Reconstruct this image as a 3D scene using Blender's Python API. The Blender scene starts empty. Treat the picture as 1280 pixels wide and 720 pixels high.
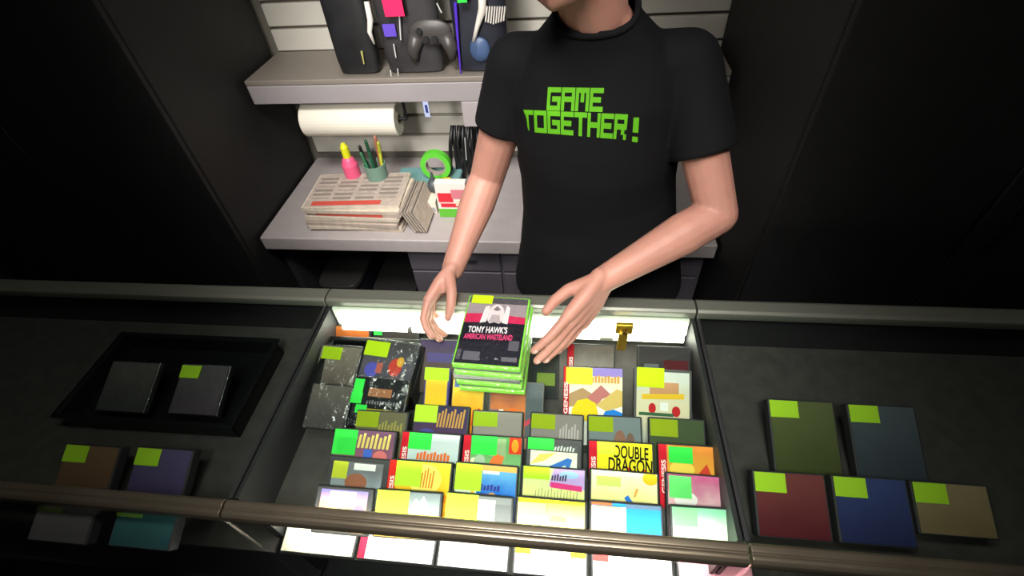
import bpy, bmesh, math, random
from mathutils import Vector as V, Matrix, Euler
from mathutils.bvhtree import BVHTree
random.seed(7)
S = bpy.context.scene
COL = S.collection
PI = math.pi

# ------------------------------------------------------------------ camera
F = 600.0
Yc = V((85, 620, F)).normalized()
Xc = V(((F * F + 150 * 620) / 85, -150, -F)).normalized()
Xc = (Xc - Yc * Xc.dot(Yc)).normalized()
Zc = Xc.cross(Yc)
if Zc.y < 0: Zc = -Zc
RIGHT = V((Xc.x, Yc.x, Zc.x)); UP = V((Xc.y, Yc.y, Zc.y)); FWD = V((Xc.z, Yc.z, Zc.z))
CAM = V((0, 0, 1.86))

def ray(px, py):
    return RIGHT * ((px - 640) / F) + UP * ((360 - py) / F) + FWD

def P(px, py, z=None, y=None):
    """the world point seen at a pixel, on a horizontal plane z or an upright plane y"""
    r = ray(px, py)
    t = (z - CAM.z) / r.z if z is not None else (y - CAM.y) / r.y
    return CAM + r * t

cd = bpy.data.cameras.new('camera'); cam = bpy.data.objects.new('camera', cd); COL.objects.link(cam)
cd.sensor_width = 36; cd.lens = 36 * F / 1280; cd.clip_start = 0.02
m = Matrix((RIGHT, UP, -FWD)).transposed().to_4x4(); m.translation = CAM
cam.matrix_world = m
S.camera = cam

# ------------------------------------------------------------------ materials
def lin(c):
    return tuple(((x / 255) / 12.92 if x / 255 <= .04045 else ((x / 255 + .055) / 1.055) ** 2.4) for x in c[:3]) + (1,)
_mats = {}
def mat(name, rgb, rough=.5, metal=0, emit=0, bump=0, bscale=60, var=0, vscale=20, spec=.5, coat=0, sss=0):
    if name in _mats: return _mats[name]
    M = bpy.data.materials.new(name); M.use_nodes = True; nt = M.node_tree; b = nt.nodes['Principled BSDF']
    b.inputs['Base Color'].default_value = lin(rgb); b.inputs['Roughness'].default_value = rough
    b.inputs['Metallic'].default_value = metal; b.inputs['Specular IOR Level'].default_value = spec
    b.inputs['Coat Weight'].default_value = coat
    if sss:
        b.inputs['Subsurface Weight'].default_value = sss; b.inputs['Subsurface Radius'].default_value = (.012, .005, .003)
        b.inputs['Subsurface Scale'].default_value = 1
    if emit:
        b.inputs['Emission Color'].default_value = lin(rgb); b.inputs['Emission Strength'].default_value = emit
    tc = nt.nodes.new('ShaderNodeTexCoord')
    if var:
        n = nt.nodes.new('ShaderNodeTexNoise'); n.inputs['Scale'].default_value = vscale; n.inputs['Detail'].default_value = 5
        nt.links.new(tc.outputs['Object'], n.inputs['Vector'])
        r = nt.nodes.new('ShaderNodeValToRGB'); c = lin(rgb)
        r.color_ramp.elements[0].position = .3; r.color_ramp.elements[1].position = .7
        r.color_ramp.elements[0].color = tuple(x * (1 - var) for x in c[:3]) + (1,)
        r.color_ramp.elements[1].color = tuple(min(1, x * (1 + var)) for x in c[:3]) + (1,)
        nt.links.new(n.outputs['Fac'], r.inputs['Fac']); nt.links.new(r.outputs['Color'], b.inputs['Base Color'])
    if bump:
        n = nt.nodes.new('ShaderNodeTexNoise'); n.inputs['Scale'].default_value = bscale; n.inputs['Detail'].default_value = 4
        nt.links.new(tc.outputs['Object'], n.inputs['Vector'])
        bp = nt.nodes.new('ShaderNodeBump'); bp.inputs['Strength'].default_value = bump; bp.inputs['Distance'].default_value = .01
        nt.links.new(n.outputs['Fac'], bp.inputs['Height']); nt.links.new(bp.outputs['Normal'], b.inputs['Normal'])
    _mats[name] = M
    return M
def col(rgb, rough=.45):
    return mat('print_%d_%d_%d' % tuple(rgb), rgb, .75, spec=.15)
def paint(name, cols, ang=90, scale=9, warp=.35, soft=True):
    """a painted cover: a warped ramp of colours across the sheet (object space, metres)"""
    if name in _mats: return _mats[name]
    M = bpy.data.materials.new(name); M.use_nodes = True; nt = M.node_tree; b = nt.nodes['Principled BSDF']
    b.inputs['Roughness'].default_value = .75; b.inputs['Specular IOR Level'].default_value = .15
    L = nt.links.new
    tc = nt.nodes.new('ShaderNodeTexCoord'); n = nt.nodes.new('ShaderNodeTexNoise')
    n.inputs['Scale'].default_value = 28; n.inputs['Detail'].default_value = 3; L(tc.outputs['Generated'], n.inputs['Vector'])
    n.inputs['Scale'].default_value = 4
    sx = nt.nodes.new('ShaderNodeSeparateXYZ'); L(tc.outputs['Generated'], sx.inputs[0])
    def mth(op, a, bb):
        q = nt.nodes.new('ShaderNodeMath'); q.operation = op
        for i, x in enumerate((a, bb)):
            if isinstance(x, (int, float)): q.inputs[i].default_value = x
            else: L(x, q.inputs[i])
        return q.outputs[0]
    a = math.radians(ang)
    g = mth('ADD', mth('MULTIPLY', sx.outputs['X'], math.cos(a)), mth('MULTIPLY', sx.outputs['Y'], math.sin(a)))
    g = mth('ADD', g, mth('MULTIPLY', mth('SUBTRACT', n.outputs['Fac'], .5), warp))
    r = nt.nodes.new('ShaderNodeValToRGB'); r.color_ramp.interpolation = 'EASE' if soft else 'CONSTANT'
    k = len(cols)
    while len(r.color_ramp.elements) < k: r.color_ramp.elements.new(.5)
    for i, c in enumerate(cols):
        r.color_ramp.elements[i].position = i / max(1, k - 1); r.color_ramp.elements[i].color = lin(c)
    L(g, r.inputs['Fac']); L(r.outputs['Color'], b.inputs['Base Color'])
    _mats[name] = M
    return M
def glassy(name, fac=.06, rough=.03, tint=(255, 255, 255), bump=0, bscale=40):
    if name in _mats: return _mats[name]
    M = bpy.data.materials.new(name); M.use_nodes = True; nt = M.node_tree; nt.nodes.clear(); L = nt.links.new
    o = nt.nodes.new('ShaderNodeOutputMaterial'); mx = nt.nodes.new('ShaderNodeMixShader')
    t = nt.nodes.new('ShaderNodeBsdfTransparent'); t.inputs[0].default_value = lin(tint)
    g = nt.nodes.new('ShaderNodeBsdfGlossy'); g.inputs['Roughness'].default_value = rough
    lw = nt.nodes.new('ShaderNodeFresnel'); lw.inputs['IOR'].default_value = 1.45
    ad = nt.nodes.new('ShaderNodeMath'); ad.operation = 'ADD'; ad.inputs[1].default_value = fac; ad.use_clamp = True
    ge = nt.nodes.new('ShaderNodeNewGeometry'); iv = nt.nodes.new('ShaderNodeMath'); iv.operation = 'SUBTRACT'; iv.inputs[0].default_value = 1
    mu = nt.nodes.new('ShaderNodeMath'); mu.operation = 'MULTIPLY'
    L(ge.outputs['Backfacing'], iv.inputs[1]); L(lw.outputs[0], ad.inputs[0]); L(ad.outputs[0], mu.inputs[0]); L(iv.outputs[0], mu.inputs[1]); L(mu.outputs[0], mx.inputs[0]); L(t.outputs[0], mx.inputs[1]); L(g.outputs[0], mx.inputs[2]); L(mx.outputs[0], o.inputs[0])
    if bump:
        tc = nt.nodes.new('ShaderNodeTexCoord'); n = nt.nodes.new('ShaderNodeTexNoise'); n.inputs['Scale'].default_value = bscale
        n.inputs['Detail'].default_value = 3
        L(tc.outputs['Object'], n.inputs['Vector']); bp = nt.nodes.new('ShaderNodeBump'); bp.inputs['Strength'].default_value = bump
        bp.inputs['Distance'].default_value = .02
        L(n.outputs['Fac'], bp.inputs['Height']); L(bp.outputs[0], g.inputs['Normal']); L(bp.outputs[0], lw.inputs['Normal'])
    _mats[name] = M
    return M

# ------------------------------------------------------------------ mesh tools
class MB:
    def __init__(s): s.v = []; s.f = []; s.m = []
    def add(s, vs, fs, mi=0, mx=None):
        n = len(s.v)
        s.v += [(mx @ V(p)) if mx else V(p) for p in vs]
        s.f += [tuple(i + n for i in f) for f in fs]; s.m += [mi] * len(fs)
        return s
    def box(s, c, d, mi=0, mx=None):
        x, y, z = c; a, b, e = d[0] / 2, d[1] / 2, d[2] / 2
        vs = [(x + i * a, y + j * b, z + k * e) for i in (-1, 1) for j in (-1, 1) for k in (-1, 1)]
        return s.add(vs, [(0, 1, 3, 2), (4, 6, 7, 5), (0, 4, 5, 1), (2, 3, 7, 6), (0, 2, 6, 4), (1, 5, 7, 3)], mi, mx)
    def bb(s, lo, hi, mi=0, mx=None):
        return s.box([(a + b) / 2 for a, b in zip(lo, hi)], [b - a for a, b in zip(lo, hi)], mi, mx)
    def loft(s, rings, mi=0, cap=True, mx=None):
        n = len(rings[0]); vs = [p for r in rings for p in r]; fs = []
        for k in range(len(rings) - 1):
            for i in range(n):
                j = (i + 1) % n; fs.append((k * n + i, k * n + j, (k + 1) * n + j, (k + 1) * n + i))
        if cap: fs += [tuple(range(n))[::-1], tuple((len(rings) - 1) * n + i for i in range(n))]
        return s.add(vs, fs, mi, mx)
    def tube(s, pts, rad, n=14, mi=0, mx=None, cap=True, flat=1.0, ref=None):
        pts = [V(p) for p in pts]
        if not hasattr(rad, '__len__'): rad = [rad] * len(pts)
        rings = []; u0 = V(ref) if ref else None
        for k, p in enumerate(pts):
            d = (pts[min(k + 1, len(pts) - 1)] - pts[max(k - 1, 0)]).normalized()
            if u0 is None: u0 = d.orthogonal()
            u = (u0 - d * u0.dot(d)).normalized(); w = d.cross(u); u0 = u
            rings.append([p + (u * math.cos(2 * PI * i / n) + w * math.sin(2 * PI * i / n) * flat) * rad[k] for i in range(n)])
        return s.loft(rings, mi, cap, mx)
    def ball(s, c, r, n=12, mi=0, mx=None):
        r = (r, r, r) if not hasattr(r, '__len__') else r
        vs = [(0, 0, -1)]; h = n // 2
        for k in range(1, h):
            t = -PI / 2 + PI * k / h
            vs += [(math.cos(t) * math.cos(2 * PI * i / n), math.cos(t) * math.sin(2 * PI * i / n), math.sin(t)) for i in range(n)]
        vs.append((0, 0, 1)); fs = []
        for i in range(n):
            fs.append((0, 1 + (i + 1) % n, 1 + i)); b = 1 + (h - 2) * n; fs.append((b + i, b + (i + 1) % n, len(vs) - 1))
        for k in range(h - 2):
            for i in range(n):
                a = 1 + k * n; j = (i + 1) % n; fs.append((a + i, a + j, a + n + j, a + n + i))
        T = Matrix.Translation(V(c)) @ Matrix.Diagonal((*r, 1))
        if mx: T = mx @ T
        return s.add(vs, fs, mi, T)
    def limb(s, pts, rad, n=16):
        """overlapping balls and cones, made to be fused by a voxel remesh"""
        for i, p in enumerate(pts): s.ball(p, rad[i], n)
        for i in range(len(pts) - 1):
            s.tube([pts[i], pts[i + 1]], [rad[i], rad[i + 1]], n)
        return s
    def build(s, name, mats, parent=None, smooth=False, bevel=0, local=True, seg=2):
        me = bpy.data.meshes.new(name); vs = s.v
        if parent and not local:
            inv = wm(parent).inverted(); vs = [inv @ p for p in vs]
        me.from_pydata([tuple(p) for p in vs], [], s.f)
        mats = mats if isinstance(mats, (list, tuple)) else [mats]
        for q in mats: me.materials.append(q)
        for p, i in zip(me.polygons, s.m): p.material_index = i; p.use_smooth = smooth
        bm = bmesh.new(); bm.from_mesh(me)
        bmesh.ops.recalc_face_normals(bm, faces=bm.faces) if len(bm.faces) > 1 else None
        bm.to_mesh(me); bm.free(); me.update()
        o = bpy.data.objects.new(name, me); COL.objects.link(o)
        if parent: o.parent = parent
        if bevel:
            q = o.modifiers.new('bevel', 'BEVEL'); q.width = bevel; q.segments = seg; q.limit_method = 'ANGLE'
            if not smooth:
                for p in me.polygons: p.use_smooth = True
            o.modifiers.new('wn', 'WEIGHTED_NORMAL')
        return o
def wm(o):
    return (wm(o.parent) @ o.matrix_basis) if o.parent else o.matrix_basis.copy()
def tag(o, label, cat, group=None, kind=None):
    if label: o['label'] = label
    if cat: o['category'] = cat
    if group: o['group'] = group
    if kind: o['kind'] = kind
    return o
def thing(name, label, cat, M=None, group=None):
    o = bpy.data.objects.new(name, None); COL.objects.link(o); o.empty_display_size = .05
    if M is not None: o.matrix_basis = M if isinstance(M, Matrix) else Matrix.Translation(V(M))
    return tag(o, label, cat, group)
def struct(o): o['kind'] = 'structure'; return o
def text_mesh(txt, size, extr=.0002, spacing=1.0):
    c = bpy.data.curves.new('lettering', 'FONT'); c.body = txt; c.size = size; c.extrude = extr; c.align_x = 'CENTER'; c.align_y = 'CENTER'
    c.space_character = spacing; c.offset = size * .02
    o = bpy.data.objects.new('lettering', c); COL.objects.link(o)
    me = bpy.data.meshes.new_from_object(o.evaluated_get(bpy.context.evaluated_depsgraph_get()))
    bpy.data.objects.remove(o)
    vs = [v.co.copy() for v in me.vertices]; fs = [tuple(p.vertices) for p in me.polygons]
    bpy.data.meshes.remove(me)
    w = max(v.x for v in vs) - min(v.x for v in vs); h = max(v.y for v in vs) - min(v.y for v in vs)
    return vs, fs, w, h
def lettering(name, txt, w, h, M, mt, parent):
    """text fitted to w x h, centred at M"""
    vs, fs, tw, th = text_mesh(txt, 1.0, .004)
    cx = (max(v.x for v in vs) + min(v.x for v in vs)) / 2; cy = (max(v.y for v in vs) + min(v.y for v in vs)) / 2
    T = M @ Matrix.Diagonal((w / tw, h / th, .06, 1)) @ Matrix.Translation((-cx, -cy, 0))
    return MB().add(vs, fs, 0, T).build(name, mt, parent)

# ------------------------------------------------------------------ game cases
LIME = (178, 226, 26); GREEN = (60, 225, 80); TAGM = {}
DK = (58, 57, 60)
def circ(cx, cy, rx, ry, n=18, a0=0, a1=2 * PI):
    return [(cx + rx * math.cos(a0 + (a1 - a0) * i / n), cy + ry * math.sin(a0 + (a1 - a0) * i / n)) for i in range(n)]
def rct(x0, y0, x1, y1): return [(x0, y0), (x1, y0), (x1, y1), (x0, y1)]
def bars(x0, y0, x1, y1, n, c, slant=.0, fill=.6):
    """blurred headline strokes that cannot be read in the photo"""
    out = []; w = (x1 - x0) / n
    for i in range(n):
        a = x0 + i * w; hh = (.75 + .25 * ((i * 7) % 3) / 2)
        out.append((c, [(a, y0), (a + w * fill, y0), (a + w * fill + slant, y0 + (y1 - y0) * hh), (a + slant, y0 + (y1 - y0) * hh)]))
    return out
def frame(o, th, lean=0, ax=0):
    """case frame: x across, y up its face, z out of its face"""
    X = V((math.cos(ax), math.sin(ax), 0)); B = V((-math.sin(ax), math.cos(ax), 0))
    U = B * math.cos(th) + V((0, 0, 1)) * math.sin(th)
    X2 = X * math.cos(lean) + U * math.sin(lean); U2 = U * math.cos(lean) - X * math.sin(lean)
    N = X2.cross(U2)
    M = Matrix((X2, U2, N)).transposed().to_4x4(); M.translation = o
    return M
def game_case(label, M, w=.128, h=.178, t=.025, shell=DK, base=((200, 200, 200),), ang=90, red=None, polys=(), tags=(), vis=1.0,
              texts=(), group=None, inset=(.004, .003), wrap=False, name='game_case', cat='video game case', cover_h=None):
    o = thing(name, label, cat, M, group)
    MB().box((0, h / 2, t / 2), (w, h, t)).build('case_shell', mat('plastic_%d_%d_%d' % shell, shell, .5, spec=.25), o, bevel=.003)
    x0 = -w / 2 + inset[0]; x1 = w / 2 - inset[0]; y1 = h - inset[1]; y0 = inset[1]
    vy0 = h - vis                              # the strip the neighbours leave open
    z = t + .0004
    if red:
        MB().bb((-w / 2 + .001, y0, z - .0006), (x0 + .012, y1, z + .0004)).build('spine_strip', mat('strip_%d_%d_%d' % red, red, .7, spec=.15), o)
        x0 += .0125
    def q(u, v): return (x0 + u * (x1 - x0), (vy0 if vis < h else y0) + v * (y1 - (vy0 if vis < h else y0)))
    mb = MB(); mats = [paint('art_' + label[:48].replace(' ', '_'), base, ang) if len(base) > 1 else col(base[0])]
    mb.bb((x0, y0, z - .0006), (x1, y1, z), 0)
    for i, (c, pg) in enumerate(polys):
        mm = col(c)
        if mm not in mats: mats.append(mm)
        pts = [q(min(1, max(0, u)), min(1, max(0, v))) for u, v in pg]; zz = z + .00012 * (i + 1)
        n = len(pts)
        mb.add([(a, b, zz) for a, b in pts], [tuple(range(n))], mats.index(mm))
    c = mb.build('cover_art', mats, o)
    if red and vis < .11:
        T = Matrix.Translation((-w / 2 + .0095, h - .062, z + .0006)) @ Matrix.Rotation(PI / 2, 4, 'Z')
        lettering('spine_lettering', 'GENESIS', .06, .0085, T, col((246, 240, 240)), c)
    for (tx, u, v, ww, hh, cc, rot) in texts:
        a, b = q(u, v)
        T = Matrix.Translation((a, b, z + .0002 + .00012 * len(polys))) @ Matrix.Rotation(rot, 4, 'Z')
        lettering('title_lettering', tx, ww, hh, T, col(cc), c)
    if wrap:
        MB().box((0, h / 2, t / 2), (w + .005, h + .006, t + .004)).build('shrink_wrap', glassy('shrink_wrap', .035, .14, bump=.7, bscale=28), o, bevel=.004)
    for (x, y, sw, sh, cc) in tags:            # metres from the top left corner of the face
        a = -w / 2 + x; b = h - y; zz = t + (.0032 if wrap else .0014) + .0003
        s = MB().bb((a, b - sh, zz), (a + sw, b, zz + .0007))
        s.build('price_sticker', mat('sticker_%d' % cc[0], cc, .8, spec=.15), o)
    return o

# ------------------------------------------------------------------ room shell
slat = bpy.data.materials.new('slatwall'); slat.use_nodes = True
nt = slat.node_tree; b = nt.nodes['Principled BSDF']; b.inputs['Roughness'].default_value = .5
tc = nt.nodes.new('ShaderNodeTexCoord'); n = nt.nodes.new('ShaderNodeTexNoise'); n.inputs['Scale'].default_value = 3
nt.links.new(tc.outputs['Object'], n.inputs['Vector']); r = nt.nodes.new('ShaderNodeValToRGB')
r.color_ramp.elements[0].color = lin((205, 200, 190)); r.color_ramp.elements[1].color = lin((222, 218, 208))
nt.links.new(n.outputs['Fac'], r.inputs['Fac']); nt.links.new(r.outputs['Color'], b.inputs['Base Color'])
_mats['slatwall'] = slat
RX0, RX1, RY0, RY1, RZ = -2.4, 2.4, -1.8, 1.9, 2.7
w = MB()
w.bb((RX0, RY1, 0), (RX1, RY1 + .1, RZ), 1)
zz = .78
while zz < 2.4:                                   # slatwall boards with grooves between them
    w.bb((-1.15, RY1 - .018, zz), (.9, RY1 + .01, zz + .076)); zz += .088
struct(w.build('wall_back', [slat, mat('wall_groove', (120, 116, 106), .8)], bevel=.003))
dkw = mat('dark_paint', (38, 36, 38), .8, var=.2, vscale=4)
struct(MB().bb((RX0 - .1, RY0, 0), (RX0, RY1, RZ)).build('wall_left', dkw))
struct(MB().bb((RX1, RY0, 0), (RX1 + .1, RY1, RZ)).build('wall_right', dkw))
struct(MB().bb((RX0, RY0 - .1, 0), (RX1, RY0, RZ)).build('wall_front', dkw))
struct(MB().bb((RX0, RY0, RZ), (RX1, RY1, RZ + .1)).build('ceiling', mat('ceiling_paint', (150, 150, 148), .9)))
struct(MB().bb((RX0, RY0, -.1), (RX1, RY1, 0)).build('floor', mat('floor_carpet', (34, 34, 38), .95, var=.3, vscale=60, bump=.3, bscale=200)))

# ------------------------------------------------------------------ display cases
RAIL = mat('bronze_rail', (150, 138, 120), .28, metal=.75, var=.12, vscale=6)
RAILG = mat('grey_rail', (120, 122, 112), .4, metal=.4)
CHAR = mat('charcoal_laminate', (46, 45, 48), .55, var=.15, vscale=8)
LINER = mat('shelf_liner', (66, 62, 60), .8, var=.2, vscale=30)
WHITEP = mat('white_enamel', (226, 228, 214), .45)
GLASS = glassy('display_glass', .0, .02, (247, 252, 249))
YF, YR = .245, .815
def display_case(x0, x1, label, lit, white=True):
    o = thing('display_case', label, 'display case', (0.5 * (x0 + x1), .5, 0))
    L = dict(local=False)
    MB().bb((x0, YF, .04), (x1, YR, .50)).bb((x0 + .03, YF + .04, 0), (x1 - .03, YR - .04, .04)).build('base_cabinet', CHAR, o, bevel=.004, **L)
    MB().bb((x0 + .004, .288, .850), (x1 - .004, YR - .02, .862)).build('shelf', LINER, o, bevel=.002, **L)
    MB().bb((x0 + .004, YF + .012, .748), (x1 - .004, YR - .02, .760)).build('shelf', LINER, o, bevel=.002, **L)
    # front rail: rounded extrusion with a lip
    prof = [(.249, .972), (.247, .985), (.249, .996), (.254, 1.001), (.260, 1.0015), (.2625, .9995), (.265, 1.003), (.275, 1.0035), (.279, 1.0), (.279, .976), (.272, .972)]
    MB().loft([[V((x, a, b)) for a, b in prof] for x in (x0, x1)]).build('front_rail', RAIL, o, bevel=.0015, **L)
    prof = [(.765, .985), (.765, 1.005), (.772, 1.010), (.80, 1.010), (.81, 1.004), (.81, .985)]
    MB().loft([[V((x, a, b)) for a, b in prof] for x in (x0, x1)]).build('rear_rail', RAILG, o, bevel=.0015, **L)
    MB().bb((x0 + .003, .279, .994), (x1 - .003, .766, 1.0)).build('glass_top', GLASS, o, **L)
    MB().bb((x0 + .003, .250, .515), (x1 - .003, .255, .971)).build('front_glass', GLASS, o, **L)
    for xs in (x0, x1 - .008):
        MB().bb((xs, .286, .512), (xs + .008, YR - .02, .985)).build('end_panel', CHAR, o, **L)
    MB().bb((x0 + .008, .788, .512), (x1 - .008, .80, .985)).build('rear_door', WHITEP if white else CHAR, o, bevel=.002, **L)
    if lit:
        # lamp housing along the rear top, white enamel with the tube in front
        MB().bb((x0 + .01, .758, .905), (x1 - .01, .787, .985)).build('lamp_housing', WHITEP, o, bevel=.004, **L)
        for a, b in ((-.57, -.40), (-.385, .085), (.118, .282)):
            MB().tube([(a, .750, .962), (b, .750, .962)], .0125, 14).build('fluorescent_tube', mat('tube_glow', (255, 252, 238), .4, emit=6), o, smooth=False, **L)
            MB().tube([(a, .752, .93), (b, .752, .93)], .0125, 14).build('fluorescent_tube', mat('tube_glow', (255, 252, 238), .4, emit=6), o, smooth=False, **L)
        MB().tube([(-.50, .262, .964), (.28, .262, .964)], .0055, 10).build('fluorescent_tube', mat('tube_glow_front', (255, 252, 240), .4, emit=34), o, **L)
        MB().tube([(-.56, .300, .838), (.27, .300, .838)], .008, 10).build('fluorescent_tube', mat('hidden_tube_glow', (255, 252, 240), .4, emit=38), o, **L)  # hidden tube, added to brighten the boxes below the rail
    return o
CX0, CX1 = -.60, .30
display_case(CX0, CX1, 'glass-topped display case with lit lamps, full of price-tagged game boxes', True)
display_case(-1.70, CX0 - .004, 'unlit glass display case at the far left of the counter', False, False)
display_case(CX1 + .004, 1.50, 'unlit glass display case at the far right of the counter', False, False)

# brass clip on the rear lamp housing and the upright behind it
o = thing('brass_clip', 'brass clip with a downward tongue on the white lamp housing', 'clip', P(781, 405, y=.742))
bx = P(781, 405, y=.742).x
BR = mat('brass', (214, 170, 60), .3, metal=.8)
MB().bb((bx - .020, .735, .955), (bx + .020, .746, .988)).build('clip_plate', BR, o, bevel=.003, local=False)
MB().bb((bx - .012, .728, .90), (bx + .010, .738, .965)).build('clip_tongue', BR, o, bevel=.003, local=False)
MB().tube([(bx, .736, .972), (bx, .724, .972)], .006, 12).build('screw', mat('brass_dark', (120, 92, 40), .4, metal=.8), o, local=False)

# long dark step that the rows lean on (one per row)
def tilt_frame(px, py, ztop, h, th, ax=0, lean=0, t=.025):
    """frame so that the top edge of the FACE centre is at the pixel"""
    p = P(px, py, z=ztop); U = V((0, math.cos(th), math.sin(th))); N = V((0, -math.sin(th), math.cos(th)))
    return frame(p - U * h - N * t, th, lean, ax)
STEP = mat('riser_board', (52, 50, 50), .7)

def row(py640, slope, ztop, th, specs, h=.170, t=.015, vis=.066, board=None):
    pts = []
    for s in specs:
        s = dict(s); xa, xb = s.pop('x'); xm = (xa + xb) / 2; py = py640 + slope * (xm - 640) + s.pop('dy', 0)
        a = P(xa, py, z=ztop); bb_ = P(xb, py, z=ztop); w = (bb_ - a).length
        M = tilt_frame(xm, py, ztop, h, th, ax=s.pop('ax', random.uniform(-.015, .015)), t=t)
        game_case(s.pop('label'), M, w=w, h=h, t=t, vis=s.pop('vis', vis), **s)
        pts.append(M)
    if board:
        M = pts[len(pts) // 2].copy(); c0 = M.translation; a = (pts[0].translation - c0).length; b_ = (pts[-1].translation - c0).length
        Mi = frame(c0, th)
        mb = MB(); mb.bb((-a - .06, .006, -.0055), (b_ + .05, h * .55, -.003)); mb.bb((-a - .06, .006, -.0055), (b_ + .05, .010, -.020))
        o = thing('display_riser', board, 'riser', Mi, 'riser boards in the display case')
        mb.build('riser_board', STEP, o)
    return pts
R60 = math.radians(25)
RED = (205, 24, 44)
WH = (240, 240, 236)
tl = lambda w, h, c=LIME, x=.003, y=.003: (x, y, w, h, c)

# --- row C
rowC = [
 dict(x=(418, 497), label='pink and purple game case with yellow striped title beside the black tray', base=[(190, 120, 150), (160, 100, 120), (120, 80, 110)],
      polys=bars(.32, .45, .95, .92, 9, (238, 214, 120), .02) + [((70, 110, 210), rct(.52, 0, .66, .42)), ((225, 120, 120), circ(.8, .2, .12, .2))], tags=[tl(.05, .05, GREEN, .002)]),
 dict(x=(502, 577), label='pale grey game case with red spine and orange title above the orange sunset case', red=RED, base=[(95, 120, 90), (190, 205, 205), (205, 220, 225)],
      polys=[((205, 214, 218), rct(.4, .45, 1, 1))] + bars(.18, .18, .85, .44, 10, (226, 110, 50), .01, .75) + [((70, 90, 60), rct(0, 0, 1, .14))], tags=[tl(.048, .032, GREEN, .016)]),
 dict(x=(580, 655), label='green game case with red spine and a flame square in its top corner', red=RED, base=[(90, 150, 80), (140, 190, 130), (90, 160, 90)],
      polys=[((150, 175, 130), rct(.38, .4, .7, .95)), ((220, 60, 35), rct(.76, .5, 1, 1)), ((250, 150, 40), circ(.88, .75, .07, .2)), ((235, 120, 60), [(.36, .1), (.62, .1), (.68, .4), (.5, .5), (.42, .3)]), ((175, 195, 170), circ(.2, .25, .1, .2)), ((245, 230, 200), [(.0, 0), (.06, 0), (.1, .35), (.02, .3)])],
      tags=[tl(.052, .036, GREEN, .018)]),
 dict(x=(657, 727), label='dark game case with pale art and a blue swoosh, green sticker', base=[(250, 240, 190), (225, 235, 235), (250, 246, 215)], inset=(.010, .012),
      polys=[((88, 88, 90), rct(.0, .74, 1, 1))] + bars(.5, .78, .95, .96, 7, (220, 220, 220), .02) + [((60, 120, 205), [(.15, .02), (.45, .25), (.8, .55), (.9, .5), (.82, .1), (.75, .3), (.5, .06)]), ((250, 215, 110), [(0, .25), (.3, .4), (.55, .7), (.2, .62)])],
      tags=[tl(.052, .022, GREEN, .004, .002)]),
 dict(x=(736, 817), label='bright yellow game case with black DOUBLE DRAGON title', red=RED, base=((240, 222, 40),),
      polys=[((250, 238, 90), rct(.0, .0, 1, .12)), ((215, 60, 40), [(.2, .0), (.28, .0), (.3, .2), (.24, .24)]), ((215, 60, 40), circ(.58, .16, .05, .14)), ((225, 80, 40), circ(.85, .14, .04, .12))],
      texts=[('DOUBLE', .62, .72, .066, .024, (22, 18, 12), -.03), ('DRAGON', .60, .33, .084, .026, (22, 18, 12), -.03)], tags=[(.018, .004, .034, .022, (225, 235, 70))]),
 dict(x=(822, 896), label='orange game case with green sticker at the right of the yellow case', red=RED, base=[(215, 60, 40), (240, 180, 60), (235, 140, 60)],
      polys=[((250, 215, 90), circ(.3, .3, .25, .25)), ((220, 70, 50), [(.5, 0), (.9, .1), (.8, .5)])], tags=[tl(.045, .03, GREEN, .02, .006)]),
]
row(545, .047, .955, R60, rowC, h=.158, board='dark riser board behind the row with the bright yellow case')
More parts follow.
